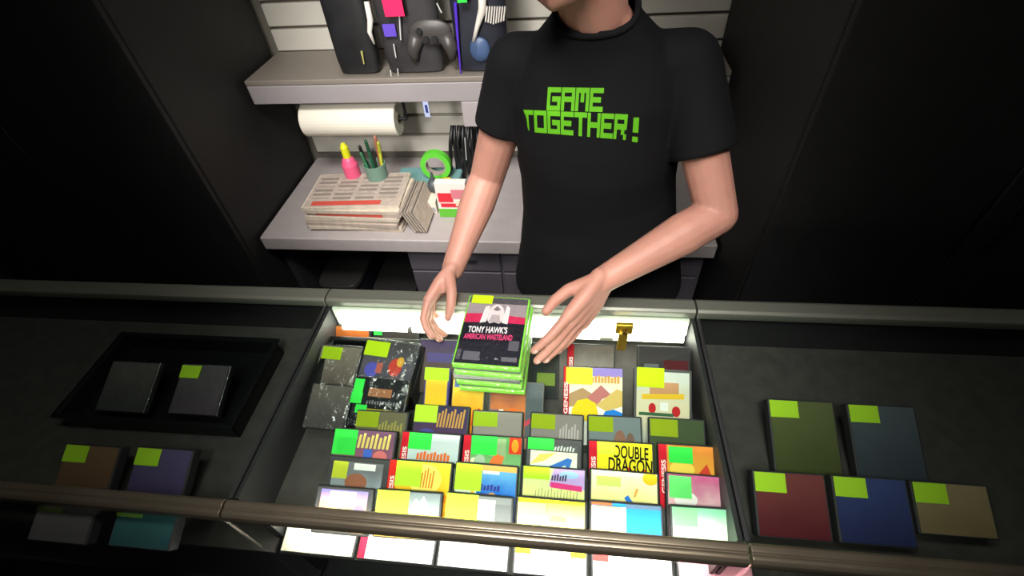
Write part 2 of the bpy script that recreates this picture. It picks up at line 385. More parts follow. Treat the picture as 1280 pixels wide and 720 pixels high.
# --- row D
rowD = [
 dict(x=(410, 488), label='dark grey framed game case with brown portrait art, left end of its row', base=[(120, 80, 60), (150, 160, 170), (110, 110, 115)], inset=(.012, .010),
      polys=[((200, 210, 60), rct(0, .5, .3, 1)), ((235, 235, 235), rct(.42, .78, .85, .97)), ((160, 100, 78), circ(.5, .42, .22, .26)), ((90, 60, 55), rct(.25, .02, .65, .2)), ((225, 225, 220), circ(.78, .18, .1, .13))]),
 dict(x=(487, 567), label='orange and yellow sunset game case with lime sticker and red spine', red=(222, 40, 32), base=[(236, 120, 20), (250, 190, 40), (250, 220, 60)],
      polys=[((250, 226, 110), circ(.55, .55, .3, .4)), ((240, 140, 30), [(0, 0), (1, 0), (1, .2), (.7, .1), (.3, .16), (0, .3)])] + bars(.46, .34, .72, .85, 5, (226, 130, 40), .02, .45), tags=[tl(.052, .046, (196, 232, 60), .016)]),
 dict(x=(568, 648), label='blue sky game case with purple and yellow figures and an orange top band', base=[(150, 160, 225), (30, 110, 220), (110, 180, 235)],
      polys=[((226, 170, 90), rct(0, .86, 1, 1)), ((235, 240, 230), rct(0, 0, .36, .55)), ((150, 110, 200), [(.2, .05), (.85, .0), (.9, .22), (.6, .3), (.3, .25)]), ((246, 206, 60), [(.18, .02), (.24, .02), (.34, .3), (.28, .33)]), ((246, 180, 90), circ(.62, .2, .08, .12)), ((240, 240, 240), rct(.45, .78, .72, .86))] + bars(.3, .36, .75, .52, 8, (60, 60, 150), .01, .7), tags=[tl(.052, .048, (196, 232, 60), .003)]),
 dict(x=(652, 733), label='lime yellow game case with lavender sky and a magenta title', base=[(238, 224, 60), (236, 236, 150), (215, 222, 160)],
      polys=[((190, 160, 220), [(.42, .55), (1, .5), (1, 1), (.5, 1)]), ((160, 190, 235), circ(.75, .86, .16, .1)), ((222, 60, 130), [(.45, .52), (.96, .46), (.96, .6), (.45, .66)]), ((232, 214, 40), rct(0, 0, 1, .08))] + bars(.2, .2, .92, .5, 14, (150, 150, 110), .01, .22) + bars(.46, .7, .72, .86, 6, (60, 60, 80), .01, .6), tags=[tl(.05, .022, (178, 224, 50), .004, .002)]),
 dict(x=(736, 822), label='cream yellow game case with a blue leaping figure and amber corner', base=[(250, 244, 200), (250, 236, 150), (252, 246, 205)],
      polys=[((244, 196, 40), circ(.9, .88, .12, .16)), ((222, 230, 120), rct(.08, .62, .45, .86)), ((50, 120, 220), [(.5, .36), (.56, .44), (.62, .3), (.78, .12), (.8, .02), (.6, .04), (.58, .2)]), ((110, 170, 220), [(.28, .06), (.33, .06), (.36, .3), (.3, .26)]), ((200, 90, 60), rct(0, 0, .24, .04)), ((240, 180, 90), [(.64, .4), (.67, .4), (.72, .6), (.68, .62)])]),
 dict(x=(831, 908), label='pink game case with green sticker at the right of the cream yellow case', base=[(230, 120, 160), (240, 190, 200), (200, 90, 140)], polys=[((245, 235, 235), circ(.3, .4, .2, .2))], tags=[tl(.04, .038, (110, 230, 120), .006, .006)]),
]
row(581, .05, .955, R60, rowD, h=.132, vis=.074, board='dark riser board behind the row with the orange sunset case')
# --- row E, right behind the front rail
R70 = math.radians(70)
rowE = [
 dict(x=(396, 468), label='dark game case with orange and violet art, left end of the front row', base=[(240, 200, 120), (220, 150, 110), (120, 110, 190)], inset=(.010, .006),
      polys=[((230, 232, 236), rct(.2, .66, .75, .95)), ((120, 100, 200), circ(.85, .3, .12, .25)), ((245, 205, 130), circ(.4, .25, .3, .22))]),
 dict(x=(471, 554), label='grey game case with white mountain peak and a wide lime sticker', base=[(200, 170, 70), (130, 138, 142), (110, 118, 124)],
      polys=[((220, 226, 228), [(.5, .45), (.62, .82), (.68, .7), (.74, .9), (.86, .5)]), ((226, 200, 90), rct(.42, .02, 1, .34))] + bars(.44, .02, .96, .3, 9, (190, 70, 50), .02, .6), tags=[tl(.062, .05, (196, 232, 60), .003, .002)]),
 dict(x=(557, 642), label='plain dark grey game case with pale label and lime sticker', base=((112, 114, 118),), polys=[((228, 232, 230), rct(.44, .3, .75, .9)), ((140, 146, 146), rct(.48, .5, .72, .56)), ((96, 98, 102), rct(.75, 0, 1, .8))], tags=[tl(.06, .05, (196, 232, 60), .002, .002)]),
 dict(x=(645, 733), label='pale yellow game case with a small dark title in the front row', base=[(244, 240, 170), (238, 236, 140), (225, 225, 90)], polys=[((232, 214, 40), rct(0, .9, 1, 1))] + bars(.48, .36, .74, .56, 8, (120, 120, 90), .01, .6), tags=[tl(.05, .022, (236, 242, 130), .004, .01)]),
 dict(x=(737, 828), label='royal blue game case with cream sticker patch, behind the front rail', base=((40, 130, 225),), polys=[((238, 236, 180), rct(0, 0, .5, .9)), ((90, 110, 140), rct(.5, .88, 1, 1)), ((200, 100, 60), rct(0, .92, .3, 1))], tags=[tl(.046, .034, (232, 240, 150), .01, .01)]),
 dict(x=(838, 918), label='mint green game case at the right end of the front row', base=[(120, 190, 130), (190, 225, 190), (120, 180, 150)], tags=[tl(.04, .03, (120, 232, 130), .006, .004)]),
]
row(620, .055, .958, math.radians(27), rowE, h=.084, t=.013, vis=.06)
# --- row B: dull dark cases lower down behind row C
rowB = [
 dict(x=(446, 512), dy=6, label='olive topped dark game case in front of the black tray', base=[(90, 84, 66), (110, 104, 80)], polys=bars(.45, .4, .95, .8, 8, (160, 150, 80), .01), tags=[tl(.05, .032, (150, 170, 30), .003, .004)]),
 dict(x=(518, 588), dy=-4, label='dark game case with violet art and orange title below the yellow boxes', base=[(70, 50, 50), (90, 60, 90), (60, 56, 90)], polys=bars(.42, .5, .95, .95, 9, (205, 150, 80), .03) + [((120, 60, 60), circ(.7, .15, .2, .18)), ((80, 80, 160), circ(.25, .25, .2, .2))], tags=[tl(.05, .036, (196, 220, 40), .003, .002)]),
 dict(x=(592, 656), label='grey brown game case with lime sticker below the held stack', base=[(130, 122, 118), (150, 140, 136)], polys=[((90, 84, 80), rct(0, 0, 1, .3))], tags=[tl(.052, .03, (160, 188, 40), .003, .004)]),
 dict(x=(662, 729), label='grey game case with striped title below the maroon boxes', base=[(120, 112, 110), (138, 130, 128)], polys=bars(.55, .3, .95, .8, 7, (180, 170, 170), .01), tags=[tl(.05, .03, (150, 176, 36), .003, .004)]),
 dict(x=(735, 803), label='blue grey game case with brown figure below the desert art case', base=[(110, 118, 120), (120, 130, 134)], polys=[((140, 100, 84), circ(.6, .4, .12, .3)), ((120, 92, 80), circ(.8, .45, .08, .2))], tags=[tl(.05, .03, (150, 176, 36), .003, .004)]),
 dict(x=(810, 880), label='dark green game case below the right hand picture case', base=[(60, 70, 50), (70, 84, 56)], tags=[tl(.055, .034, (150, 176, 36), .003, .004)]),
]
row(514, .042, .945, R60, rowB, vis=.09, board='dark riser board behind the dull row of dark cases')
# --- row A: picture cases standing higher at the back
R65 = math.radians(36)
rowA = [
 dict(x=(531, 562), dy=0, label='narrow yellow game box with lime sticker beside the black tray', name='game_box', base=[(248, 170, 30), (250, 205, 50), (245, 190, 60)], vis=.12, shell=(90, 84, 150), tags=[(0, .0, .056, .028, LIME)]),
 dict(x=(565, 606), dy=12, label='yellow and orange flame game box behind the held stack', name='game_box', base=[(230, 90, 30), (250, 170, 40), (250, 210, 70)], vis=.112, shell=(120, 120, 110), inset=(.002, .003),
      polys=[((70, 110, 170), rct(.05, .84, .4, 1))] + bars(.05, .1, .95, .45, 6, (222, 80, 30), .03)),
 dict(x=(612, 680), dy=14, label='fiery warrior art game case with dark right panel under the held stack', base=[(200, 190, 160), (226, 130, 70), (150, 80, 70)], vis=.118, shell=(110, 112, 112), inset=(.003, .003),
      polys=[((250, 180, 80), circ(.45, .28, .18, .16)), ((240, 110, 50), circ(.45, .42, .1, .12)), ((90, 96, 102), rct(.68, 0, 1, 1)), ((200, 70, 90), [(.68, .3), (1, .5), (1, .42), (.68, .2)]), ((150, 110, 120), rct(0, .0, .16, .5)), ((236, 236, 230), rct(.18, .2, .26, .5))]),
 dict(x=(705, 779), dy=-8, label='white desert art game case with red GENESIS spine in the back row', red=RED, base=[(250, 248, 240), (250, 248, 240), (240, 225, 180)], vis=.118, inset=(.001, .002), shell=(70, 66, 66),
      polys=[((190, 150, 110), [(0, .82), (.0, .5), (.25, .62), (.45, .5), (.35, .3), (0, .25)]), ((200, 120, 120), [(.35, .45), (.6, .68), (.8, .5), (.62, .42), (.5, .25)]), ((226, 190, 110), [(.5, .3), (.9, .62), (1, .58), (1, .3), (.7, .2)]), ((150, 130, 205), rct(.4, .84, 1, 1)),
             ((250, 214, 40), [(.06, .02), (.5, .0), (.55, .16), (.5, .34), (.34, .42), (.16, .38), (.05, .2)]), ((40, 130, 225), [(.58, .0), (1, .0), (1, .18), (.84, .24), (.68, .2)]), ((215, 70, 90), rct(0, 0, .2, .06))] + bars(.42, .72, .96, .86, 9, (206, 150, 80), 0, .75),
      texts=[('GENESIS', -.062, .42, .068, .0085, (248, 244, 244), PI / 2)], tags=[tl(.058, .036, (214, 236, 60), .006, .003)]),
 dict(x=(792, 864), dy=-8, label='crowded cartoon street art game case in the right corner of the back row', base=[(190, 190, 180), (226, 214, 180), (205, 208, 200)], vis=.118, inset=(.006, .006), shell=(84, 82, 82),
      polys=[((205, 150, 110), rct(.25, .52, .8, .8)), ((236, 190, 50), [(.1, .46), (.9, .5), (.9, .6), (.1, .56)]), ((196, 40, 44), circ(.3, .3, .07, .1)), ((196, 40, 44), circ(.75, .26, .08, .1)), ((60, 100, 70), rct(.05, .16, .7, .22)), ((240, 240, 236), rct(.45, .26, .6, .42)), ((40, 50, 60), rct(.3, .02, .4, .14)), ((200, 60, 60), rct(.6, 0, .72, .14))],
      tags=[tl(.058, .042, (205, 238, 30), .006, -.002)]),
]
row(463, .035, .968, R65, rowA)
# --- row Z: dull cases at the very back
rowZ = [
 dict(x=(524, 576), label='brown game case with violet band at the back left below the white lamp', base=[(90, 76, 72), (100, 84, 80), (86, 72, 110)], polys=[((96, 84, 140), rct(.2, .4, 1, .66))], vis=.09),
 dict(x=(640, 700), label='black game case with dim lime label behind the open hand', base=[(40, 44, 46), (60, 64, 64)], polys=[((120, 140, 60), rct(.55, .0, .95, .3)), ((170, 80, 70), circ(.1, .7, .08, .12))], vis=.10),
 dict(x=(709, 769), label='grey brown game case with red spine corner behind the desert art case', red=(190, 30, 40), base=[(80, 66, 60), (150, 140, 136), (110, 98, 92)], polys=bars(.15, .25, .9, .5, 10, (90, 66, 60), 0, .7), vis=.10),
 dict(x=(797, 862), label='black game case with faint maroon title in the far right corner of the lit case', base=[(44, 42, 44), (66, 62, 64), (60, 58, 60)], polys=[((90, 34, 40), rct(.5, .4, 1, .7)), ((110, 108, 110), rct(.1, .3, .4, .6))], vis=.10),
]
row(427, .03, .95, math.radians(36), rowZ, h=.13)
# --- row G: tall boxes behind the front glass below the rail
rowG = [  # overexposure put into the colours: washed-out covers made white
 dict(x=(356, 449), label='tan and grey game box below the rail beside the red edged white one', base=[(225, 215, 195), (235, 232, 224)]),
 dict(x=(452, 547), label='white game box with red left edge below the front rail', red=(216, 30, 60), base=[(245, 245, 243), (236, 236, 234), (248, 244, 240)], polys=[((235, 190, 180), rct(.1, .2, .5, .26)), ((228, 230, 228), rct(.4, .0, .8, .1))]),
 dict(x=(549, 638), label='plain white game box standing second from the red edged one', base=[(246, 246, 246), (240, 240, 240), (250, 248, 246)], polys=[((214, 190, 180), rct(.6, .22, .85, .27))]),
 dict(x=(642, 734), label='white game box with yellow top corners below the front rail', base=[(248, 248, 244), (242, 242, 236), (250, 248, 240)], polys=[((222, 206, 40), rct(0, .21, .22, .27)), ((222, 206, 40), rct(.78, .21, 1, .27)), ((230, 230, 226), rct(.25, .12, .75, .17))]),
 dict(x=(738, 838), label='white game box with red, blue and orange marks along its top', base=[(250, 248, 246), (244, 243, 240), (250, 249, 248)], polys=[((216, 60, 60), rct(0, .2, .2, .27)), ((150, 190, 220), rct(.25, .2, .4, .26)), ((230, 160, 120), rct(.6, .2, .92, .26)), ((246, 222, 210), circ(.55, .08, .2, .05))]),
 dict(x=(843, 936), label='pink game box at the right end below the front rail', base=[(235, 150, 170), (240, 190, 200)]),
]
for s in rowG:
    s = dict(s); xa, xb = s.pop('x'); pym = 700 + .06 * ((xa + xb) / 2 - 640)
    a = P(xa, pym, z=.755); bq = P(xb, pym, z=.755)
    game_case(s.pop('label'), frame(V(((a.x + bq.x) / 2, .2585, .762)), math.radians(12)), w=bq.x - a.x, h=.17, t=.014, vis=.17, name='game_box', cat='game box', **s)
# ------------------------------------------------------------------ black tray with wrapped cases at the left
def tray(x0, x1, y0, y1, z0, z1, label):
    o = thing('storage_tray', label, 'tray', ((x0 + x1) / 2, (y0 + y1) / 2, z0))
    L = dict(local=False); T = .005; bl = mat('black_plastic', (20, 21, 23), .35)
    mb = MB(); mb.bb((x0, y0, z0), (x1, y1, z0 + T)); mb.bb((x0, y0, z0), (x0 + T, y1, z1)); mb.bb((x1 - T, y0, z0), (x1, y1, z1))
    mb.bb((x0, y0, z0), (x1, y0 + T, z1)); mb.bb((x0, y1 - T, z0), (x1, y1, z1))
    mb.build('tray_body', bl, o, bevel=.002, **L)
    mb = MB(); r_ = .008
    mb.bb((x0 - r_, y0 - r_, z1), (x1 + r_, y0 + T, z1 + .004)).bb((x0 - r_, y1 - T, z1), (x1 + r_, y1 + r_, z1 + .004)).bb((x0 - r_, y0, z1), (x0 + T, y1, z1 + .004)).bb((x1 - T, y0, z1), (x1 + r_, y1, z1 + .004))
    mb.build('tray_rim', bl, o, bevel=.0015, **L)
ta = P(533, 505, z=.93); tb = P(438, 425, z=.95)
TX1 = P(528, 455, z=.94).x - .012
tray(CX0 + .02, TX1, .555, .70, .863, .935, 'black plastic tray of wrapped cases in the lit display case')
R35 = math.radians(22)
def wrapped(xa, xb, py, z, label, th=R35, **kw):
    a = P(xa, py, z=z); bq = P(xb, py, z=z)
    M = tilt_frame((xa + xb) / 2, py, z, kw.get('h', .17), th, ax=kw.pop('ax', 0), t=.016)
    game_case(label, M, w=bq.x - a.x, t=.016, wrap=True, **kw)
wrapped(452, 521, 426, .962, 'shrink-wrapped black case with colourful art and lime sticker, upper in the tray', ax=-.10, h=.125, shell=(50, 50, 54), base=[(70, 70, 84), (90, 86, 96), (70, 68, 70)], vis=.125,
        polys=[((205, 70, 60), circ(.66, .5, .13, .18)), ((226, 170, 60), circ(.74, .62, .07, .1)), ((90, 90, 190), circ(.22, .4, .14, .15)), ((190, 100, 90), rct(.3, .35, .42, .55))], tags=[(.004, .006, .06, .036, (190, 225, 30))])
wrapped(444, 511, 473, .966, 'shrink-wrapped black case with green stickers and a yellow line, lower in the tray', ax=-.05, h=.108, shell=(30, 30, 34), base=((28, 30, 34),), vis=.108,
        polys=[((150, 100, 70), rct(.25, .62, .72, .8)), ((170, 160, 40), rct(.15, .2, 1, .36))] + bars(.25, .46, .9, .54, 12, (120, 120, 124)), tags=[(-.002, .006, .022, .03, GREEN), (-.004, .036, .026, .024, GREEN), (.012, .062, .026, .018, GREEN)])
wrapped(398, 452, 432, .95, 'shrink-wrapped grey case cut by the left edge of the tray', ax=-.05, h=.13, shell=(60, 58, 60), base=[(90, 80, 76), (130, 120, 110)], vis=.13, tags=[(.01, .006, .05, .03, (170, 205, 30))])
wrapped(388, 442, 480, .955, 'shrink-wrapped black case low in the left corner of the tray', ax=-.04, h=.1, shell=(40, 40, 44), base=[(70, 66, 66), (100, 94, 90)], vis=.10)
# flat boxes at the back left, under the lamp housing
def flatbox(xa, xb, py, z, label, base, tags=(), **kw):
    a = P(xa, py, z=z); bq = P(xb, py, z=z)
    game_case(label, tilt_frame((xa + xb) / 2, py, z, .07, math.radians(50), t=.02), w=bq.x - a.x, h=.07, t=.02, base=base, tags=tags, vis=.07, **kw)
flatbox(412, 463, 407, .93, 'low orange and red game case at the back left corner', [(150, 60, 40), (200, 110, 50)])
flatbox(466, 522, 409, .93, 'low dark game case with a small green sticker at the back left', [(50, 44, 42), (60, 54, 52)], tags=[(.002, .0, .022, .022, GREEN)])

# ------------------------------------------------------------------ stack of wrapped cases on the glass
base_p = P(612, 491, z=1.0); cw = .137; chh = .186
lab = ['lowest of the five wrapped green cases stacked on the glass', 'second wrapped green case from the bottom of the stack on the glass', 'middle wrapped case of the stack on the glass, grey edged',
       'wrapped green case just under the top one of the stack', 'topmost wrapped case of the stack, TONY HAWK\'S cover with lime sticker']
lab[4] = 'topmost wrapped case of the stack, dark cover with pink title and lime sticker'
XG = (130, 215, 70)
for i in range(5):
    dx, dy, rz = [(.006, -.002, -.02), (.001, .0, -.045), (-.003, .004, -.01), (.003, -.002, -.05), (0, .002, -.035)][i]
    M = Matrix.Translation((base_p.x + dx, base_p.y + dy, 1.0004 + .002 + .0187 * i)) @ Matrix.Rotation(rz, 4, 'Z')
    top = i == 4
    kw = dict(w=cw, h=chh, t=.0145, wrap=True, shell=(170, 176, 168) if i == 2 else XG, vis=chh, name='game_case', cat='video game case', group='stack of wrapped cases on the glass', inset=(.004, .004))
    if top:
        kw.update(base=((34, 34, 44),), polys=[((78, 74, 80), rct(0, .88, 1, 1)), ((150, 138, 144), rct(0, .62, 1, .9)), ((196, 40, 84), [(0, .58), (.36, .6), (.36, .74), (0, .72)]), ((196, 40, 84), [(.68, .6), (1, .6), (1, .7), (.68, .72)]),
              ((214, 206, 208), circ(.5, .72, .14, .17)), ((176, 164, 168), [(.4, .6), (.6, .6), (.56, .72), (.44, .72)]), ((120, 106, 112), [(.44, .8), (.5, .86), (.57, .8), (.5, .78)]), ((220, 214, 216), [(.26, .58), (.36, .6), (.38, .86), (.3, .84)]), ((220, 214, 216), [(.62, .6), (.72, .58), (.72, .84), (.66, .88)]),
              ((26, 26, 36), [(0, .3), (1, .3), (1, .58), (.7, .56), (.5, .6), (.3, .55), (0, .56)]), ((96, 96, 104), rct(.12, .04, .38, .16)), ((84, 84, 92), rct(.02, .04, .08, .18)), ((100, 100, 106), rct(.72, .05, .96, .11)), ((86, 84, 92), rct(.8, .2, .96, .34))],
              texts=[("TONY HAWK'S", .42, .48, .082, .017, (236, 232, 234), .03), ('AMERICAN WASTELAND', .45, .375, .100, .014, (222, 70, 120), .03)], tags=[(.010, .002, .046, .024, (190, 226, 20))])
    else:
        kw.update(base=[(120, 120, 120), (90, 100, 90)])
    game_case(lab[i], M, **kw)

# ------------------------------------------------------------------ person
def fuse(mb, voxel, smooth_it=3, fac=.5):
    me = bpy.data.meshes.new('tmp'); me.from_pydata([tuple(p) for p in mb.v], [], mb.f)
    bm = bmesh.new(); bm.from_mesh(me); bmesh.ops.recalc_face_normals(bm, faces=bm.faces); bm.to_mesh(me); bm.free()
    o = bpy.data.objects.new('tmp', me); COL.objects.link(o)
    r = o.modifiers.new('r', 'REMESH'); r.mode = 'VOXEL'; r.voxel_size = voxel; r.use_smooth_shade = True
    s = o.modifiers.new('s', 'SMOOTH'); s.factor = fac; s.iterations = smooth_it
    dg = bpy.context.evaluated_depsgraph_get(); out = bpy.data.meshes.new_from_object(o.evaluated_get(dg))
    bpy.data.objects.remove(o); bpy.data.meshes.remove(me)
    for p in out.polygons: p.use_smooth = True
    return out
def link_mesh(name, me, mt, parent):
    inv = wm(parent).inverted(); me.transform(inv); me.materials.clear(); me.materials.append(mt)
    o = bpy.data.objects.new(name, me); COL.objects.link(o); o.parent = parent
    return o
person = thing('person', 'person in a black t-shirt with green pixel lettering reaching over the counter', 'person', (.07, 1.03, 0))
SKIN = mat('skin', (190, 137, 121), .5, var=.08, vscale=18, sss=.25, bump=.05, bscale=120)
SHR = V((-.112, 1.01, 1.475)); SHL = V((.222, .995, 1.475))
ELR = P(609, 222, y=1.02); WRR = P(566, 336, y=.835)
ELL = P(896, 268, y=.865); WRL = P(753, 350, y=.73)

def hand(mb, nails, W, F_, N_, K, curls, spread, thumb, sc=1.0, side=1):
    """W wrist, F_ finger direction, N_ palm-side normal; S towards the thumb; curls (a,b,c) per finger index..little"""
    F_ = F_.normalized(); N_ = (N_ - F_ * N_.dot(F_)).normalized(); S_ = K
    S_ = (S_ - F_ * S_.dot(F_) - N_ * S_.dot(N_)).normalized()
    pl = .092 * sc
    # palm: four metacarpal rods plus pads
    for i, off in enumerate((.029, .010, -.009, -.026)):
        a = W + S_ * off * .55 * sc; bq = W + F_ * pl * (1.0, 1.03, .98, .91)[i] + S_ * off * sc
        mid = (a + bq) / 2 - N_ * .003
        mb.limb([a, mid, bq], [.0165 * sc, .0155 * sc, .0125 * sc], 12)
    mb.limb([W + F_ * .02 + N_ * .008 + S_ * .012, W + F_ * .055 + N_ * .009 + S_ * .022], [.015, .0135], 12)
    mb.limb([W + F_ * .02 + N_ * .007 - S_ * .014, W + F_ * .06 + N_ * .007 - S_ * .018], [.014, .0115], 12)
    lens = ((.043, .025, .021), (.047, .029, .022), (.044, .027, .022), (.034, .020, .019))
    rad = (.0092, .0094, .0088, .0078)
    for i, off in enumerate((.029, .010, -.009, -.026)):
        p = W + F_ * pl * (1.0, 1.03, .98, .91)[i] + S_ * off * sc
        ang = 0; pts = [p]; rr = [rad[i] * 1.12]
        d0 = (F_ + S_ * spread[i]).normalized()
        for j in range(3):
            ang += curls[i][j]
            d = d0 * math.cos(ang) + N_ * math.sin(ang)
            p = p + d * lens[i][j] * sc
            pts.append(p); rr.append(rad[i] * (1.03, .93, .78)[j])
        mb.limb(pts, [x * sc for x in rr], 12)
        nn = (N_ * math.cos(ang) - d0 * math.sin(ang))
        c = pts[-1] - d * .004 - nn * rad[i] * .62
        T = Matrix((d.cross(nn).normalized(), d, nn)).transposed().to_4x4(); T.translation = c
        nails.append(MB().ball((0, 0, 0), (.0056, .0075, .0024), 12, 0, T))
    # thumb: leaves the side of the palm near its base
    p = W + F_ * .022 + S_ * .022 + N_ * .006; pts = [p]
    for j, (l, (fa, na, sa)) in enumerate(zip((.042, .032, .026), thumb)):
        d = (F_ * fa + N_ * na + S_ * sa).normalized(); p = p + d * l * sc; pts.append(p)
    mb.limb(pts, [.0165 * sc, .0125 * sc, .0112 * sc, .009 * sc], 12)
    nn = (N_ + F_ * -.2); nn = (nn - d * nn.dot(d)).normalized(); T = Matrix((d.cross(nn).normalized(), d, nn)).transposed().to_4x4(); T.translation = pts[-1] - nn * .0062 - d * .003
    nails.append(MB().ball((0, 0, 0), (.0066, .0085, .0026), 12, 0, T))

def ring(c, rx, ry, n=28, tilt=V((0, 0, 1)), pw=2.4, ax=V((1, 0, 0))):
    tilt = tilt.normalized(); ax = (ax - tilt * ax.dot(tilt)).normalized(); ay = tilt.cross(ax)
    out = []
    for i in range(n):
        t = 2 * PI * i / n; cx, sy = math.cos(t), math.sin(t)
        out.append(c + ax * rx * math.copysign(abs(cx) ** (2 / pw), cx) + ay * ry * math.copysign(abs(sy) ** (2 / pw), sy))
    return out
body = MB(); nails = []
TOR = [  # centre, rx, ry
 (V((.085, 1.055, .84)), .165, .115), (V((.080, 1.05, .95)), .155, .11), (V((.072, 1.045, 1.08)), .142, .105), (V((.062, 1.035, 1.20)), .148, .11),
 (V((.055, 1.02, 1.32)), .162, .112), (V((.052, 1.01, 1.42)), .165, .105), (V((.050, 1.005, 1.49)), .14, .085), (V((.044, .99, 1.54)), .09, .07), (V((.038, .972, 1.59)), .058, .058)]
body.loft([ring(c, a, b_) for c, a, b_ in TOR])
NK = V((.036, .965, 1.58)); HC = V((-.016, .872, 1.748)); FD = V((-.38, -.86, -.33)).normalized()
body.limb([NK, (NK + HC) / 2 + V((0, .015, 0)), HC + V((.01, .03, -.02))], [.062, .056, .058])
HS = FD.cross(V((0, 0, 1))).normalized(); HU = HS.cross(FD).normalized()       # the head's own side and up
HM = Matrix((HS, -FD, HU)).transposed().to_4x4(); HM.translation = HC                 # local: x side, -y face, z up
body.ball((0, .012, .035), (.076, .095, .085), 24, 0, HM)
body.ball((0, -.025, -.02), (.062, .070, .085), 24, 0, HM)
body.ball((0, -.062, -.088), (.026, .024, .022), 16, 0, HM)      # chin
body.tube([HM @ V((-.05, -.0, -.06)), HM @ V((-.03, -.055, -.082)), HM @ V((0, -.07, -.088)), HM @ V((.03, -.055, -.082)), HM @ V((.05, -.0, -.06))], [.02, .021, .021, .021, .02])
body.limb([HM @ V((0, -.092, .02)), HM @ V((0, -.106, -.012)), HM @ V((0, -.112, -.022))], [.008, .010, .012], 12)
body.ball((-.011, -.1, -.026), .0085, 10, 0, HM); body.ball((.011, -.1, -.026), .0085, 10, 0, HM)
for s in (-1, 1):
    body.ball((s * .079, .012, -.005), (.009, .018, .031), 14, 0, HM)
    body.ball((s * .034, -.077, .033), (.024, .012, .009), 12, 0, HM)      # brow ridge
# arms
up = [(SHR, .056), (SHR.lerp(ELR, .45), .048), (ELR, .043), (ELR.lerp(WRR, .3), .044), (ELR.lerp(WRR, .75), .033), (WRR, .0275)]
body.limb([V(a) for a, _ in up], [r_ for _, r_ in up])
up = [(SHL, .056), (SHL.lerp(ELL, .5), .048), (ELL, .043), (ELL.lerp(WRL, .3), .045), (ELL.lerp(WRL, .75), .034), (WRL, .0285)]
body.limb([V(a) for a, _ in up], [r_ for _, r_ in up])
# person's right hand (left in the photo): hanging, loosely curled, palm inward
KR = P(538, 377, y=.765)
FR = (KR - WRR)
hand(body, nails, WRR, FR, V((1, -.15, -.25)), V((.1, -.5, .7)), [(.35, .55, .35), (.5, .6, .4), (.55, .65, .4), (.6, .7, .4)], (.10, .03, -.03, -.08), [(.7, .75, .35), (.9, .55, .05), (1, .35, -.1)], 1.05)
# person's left hand (right in the photo): open, fingers pointing down to the cases
TL = P(686, 452, y=.585)
hand(body, nails, WRL, TL - WRL, V((-.85, .25, -.35)), V((-.3, .1, .8)), [(.12, .12, .08), (.10, .10, .08), (.10, .12, .08), (.14, .14, .1)], (.05, .0, -.04, -.09), [(.75, .62, .2), (.92, .40, 0), (1, .15, -.05)], 1.14)
# hips and legs under the trousers
for s in (-1, 1):
    body.limb([V((.085 + s * .08, 1.06, .84)), V((.085 + s * .095, 1.06, .46)), V((.085 + s * .10, 1.08, .10))], [.08, .05, .036])
bme = fuse(body, .0036, 3, .5)
bo = link_mesh('body', bme, SKIN, person)
for q_ in nails: q_.build('fingernail', mat('nail', (228, 178, 165), .3), bo, smooth=True, local=False)
# face details and hair
for s in (-1, 1):
    MB().ball((s * .032, -.079, .018), (.012, .008, .008), 14, 0, HM).build('eye', mat('eye_white', (225, 222, 216), .2), bo, smooth=True, local=False)
    MB().ball((s * .032, -.0865, .017), (.0048, .002, .0048), 12, 0, HM).build('iris', mat('iris', (60, 42, 30), .2), bo, smooth=True, local=False)
MB().tube([HM @ V((-.023, -.087, -.052)), HM @ V((-.008, -.094, -.049)), HM @ V((.008, -.094, -.049)), HM @ V((.023, -.087, -.052))], [.002, .005, .005, .002], 10, flat=.8).build('mouth', mat('lips', (176, 98, 92), .45), bo, smooth=True, local=False)
hm = MB(); hm.ball((0, .022, .05), (.084, .098, .085), 28, 0, HM); hm.ball((0, .065, -.005), (.07, .05, .07), 24, 0, HM)
for i in range(40):
    a = random.uniform(0, 2 * PI); q_ = V((.07 * math.cos(a), .025 + .085 * math.sin(a), .065 + random.uniform(0, .05))); hm.ball(q_, (.018, .022, .016), 8, 0, HM)
link_mesh('hair', fuse(hm, .006, 2), mat('hair', (52, 38, 30), .6, var=.4, vscale=90, bump=.5, bscale=150), person)
# shirt
sh = MB()
SH = [(V((.092, 1.05, .80)), .245, .145), (V((.090, 1.05, .86)), .240, .145), (V((.086, 1.045, .98)), .215, .138), (V((.078, 1.04, 1.10)), .194, .13), (V((.066, 1.03, 1.22)), .182, .13),
      (V((.056, 1.015, 1.33)), .184, .132), (V((.054, 1.008, 1.42)), .186, .124), (V((.052, 1.003, 1.475)), .168, .106), (V((.047, .996, 1.53)), .122, .088), (V((.042, .982, 1.575)), .080, .074), (V((.038, .972, 1.615)), .066, .066)]
sh.loft([ring(c, a, b_, pw=2.3) for c, a, b_ in SH])
def sleeve(A, B, f, r0, r1):
    E_ = A.lerp(B, f); sh.limb([A + (V((.05, 0, .0)) if A.x < 0 else V((-.05, 0, 0))), A], [r0 * .98, r0]); sh.tube([A, E_], [r0, r1], 24); return E_
eR = sleeve(SHR, ELR, .50, .061, .059); dR = (ELR - SHR).normalized()
eL = sleeve(SHL, ELL, .58, .063, .062); dL = (ELL - SHL).normalized()
sme = fuse(sh, .006, 5, .5)
bm = bmesh.new(); bm.from_mesh(sme)
NB = V((.038, .945, 1.588))
kill = []
nk_n = V((-.05, -.50, .86)).normalized()
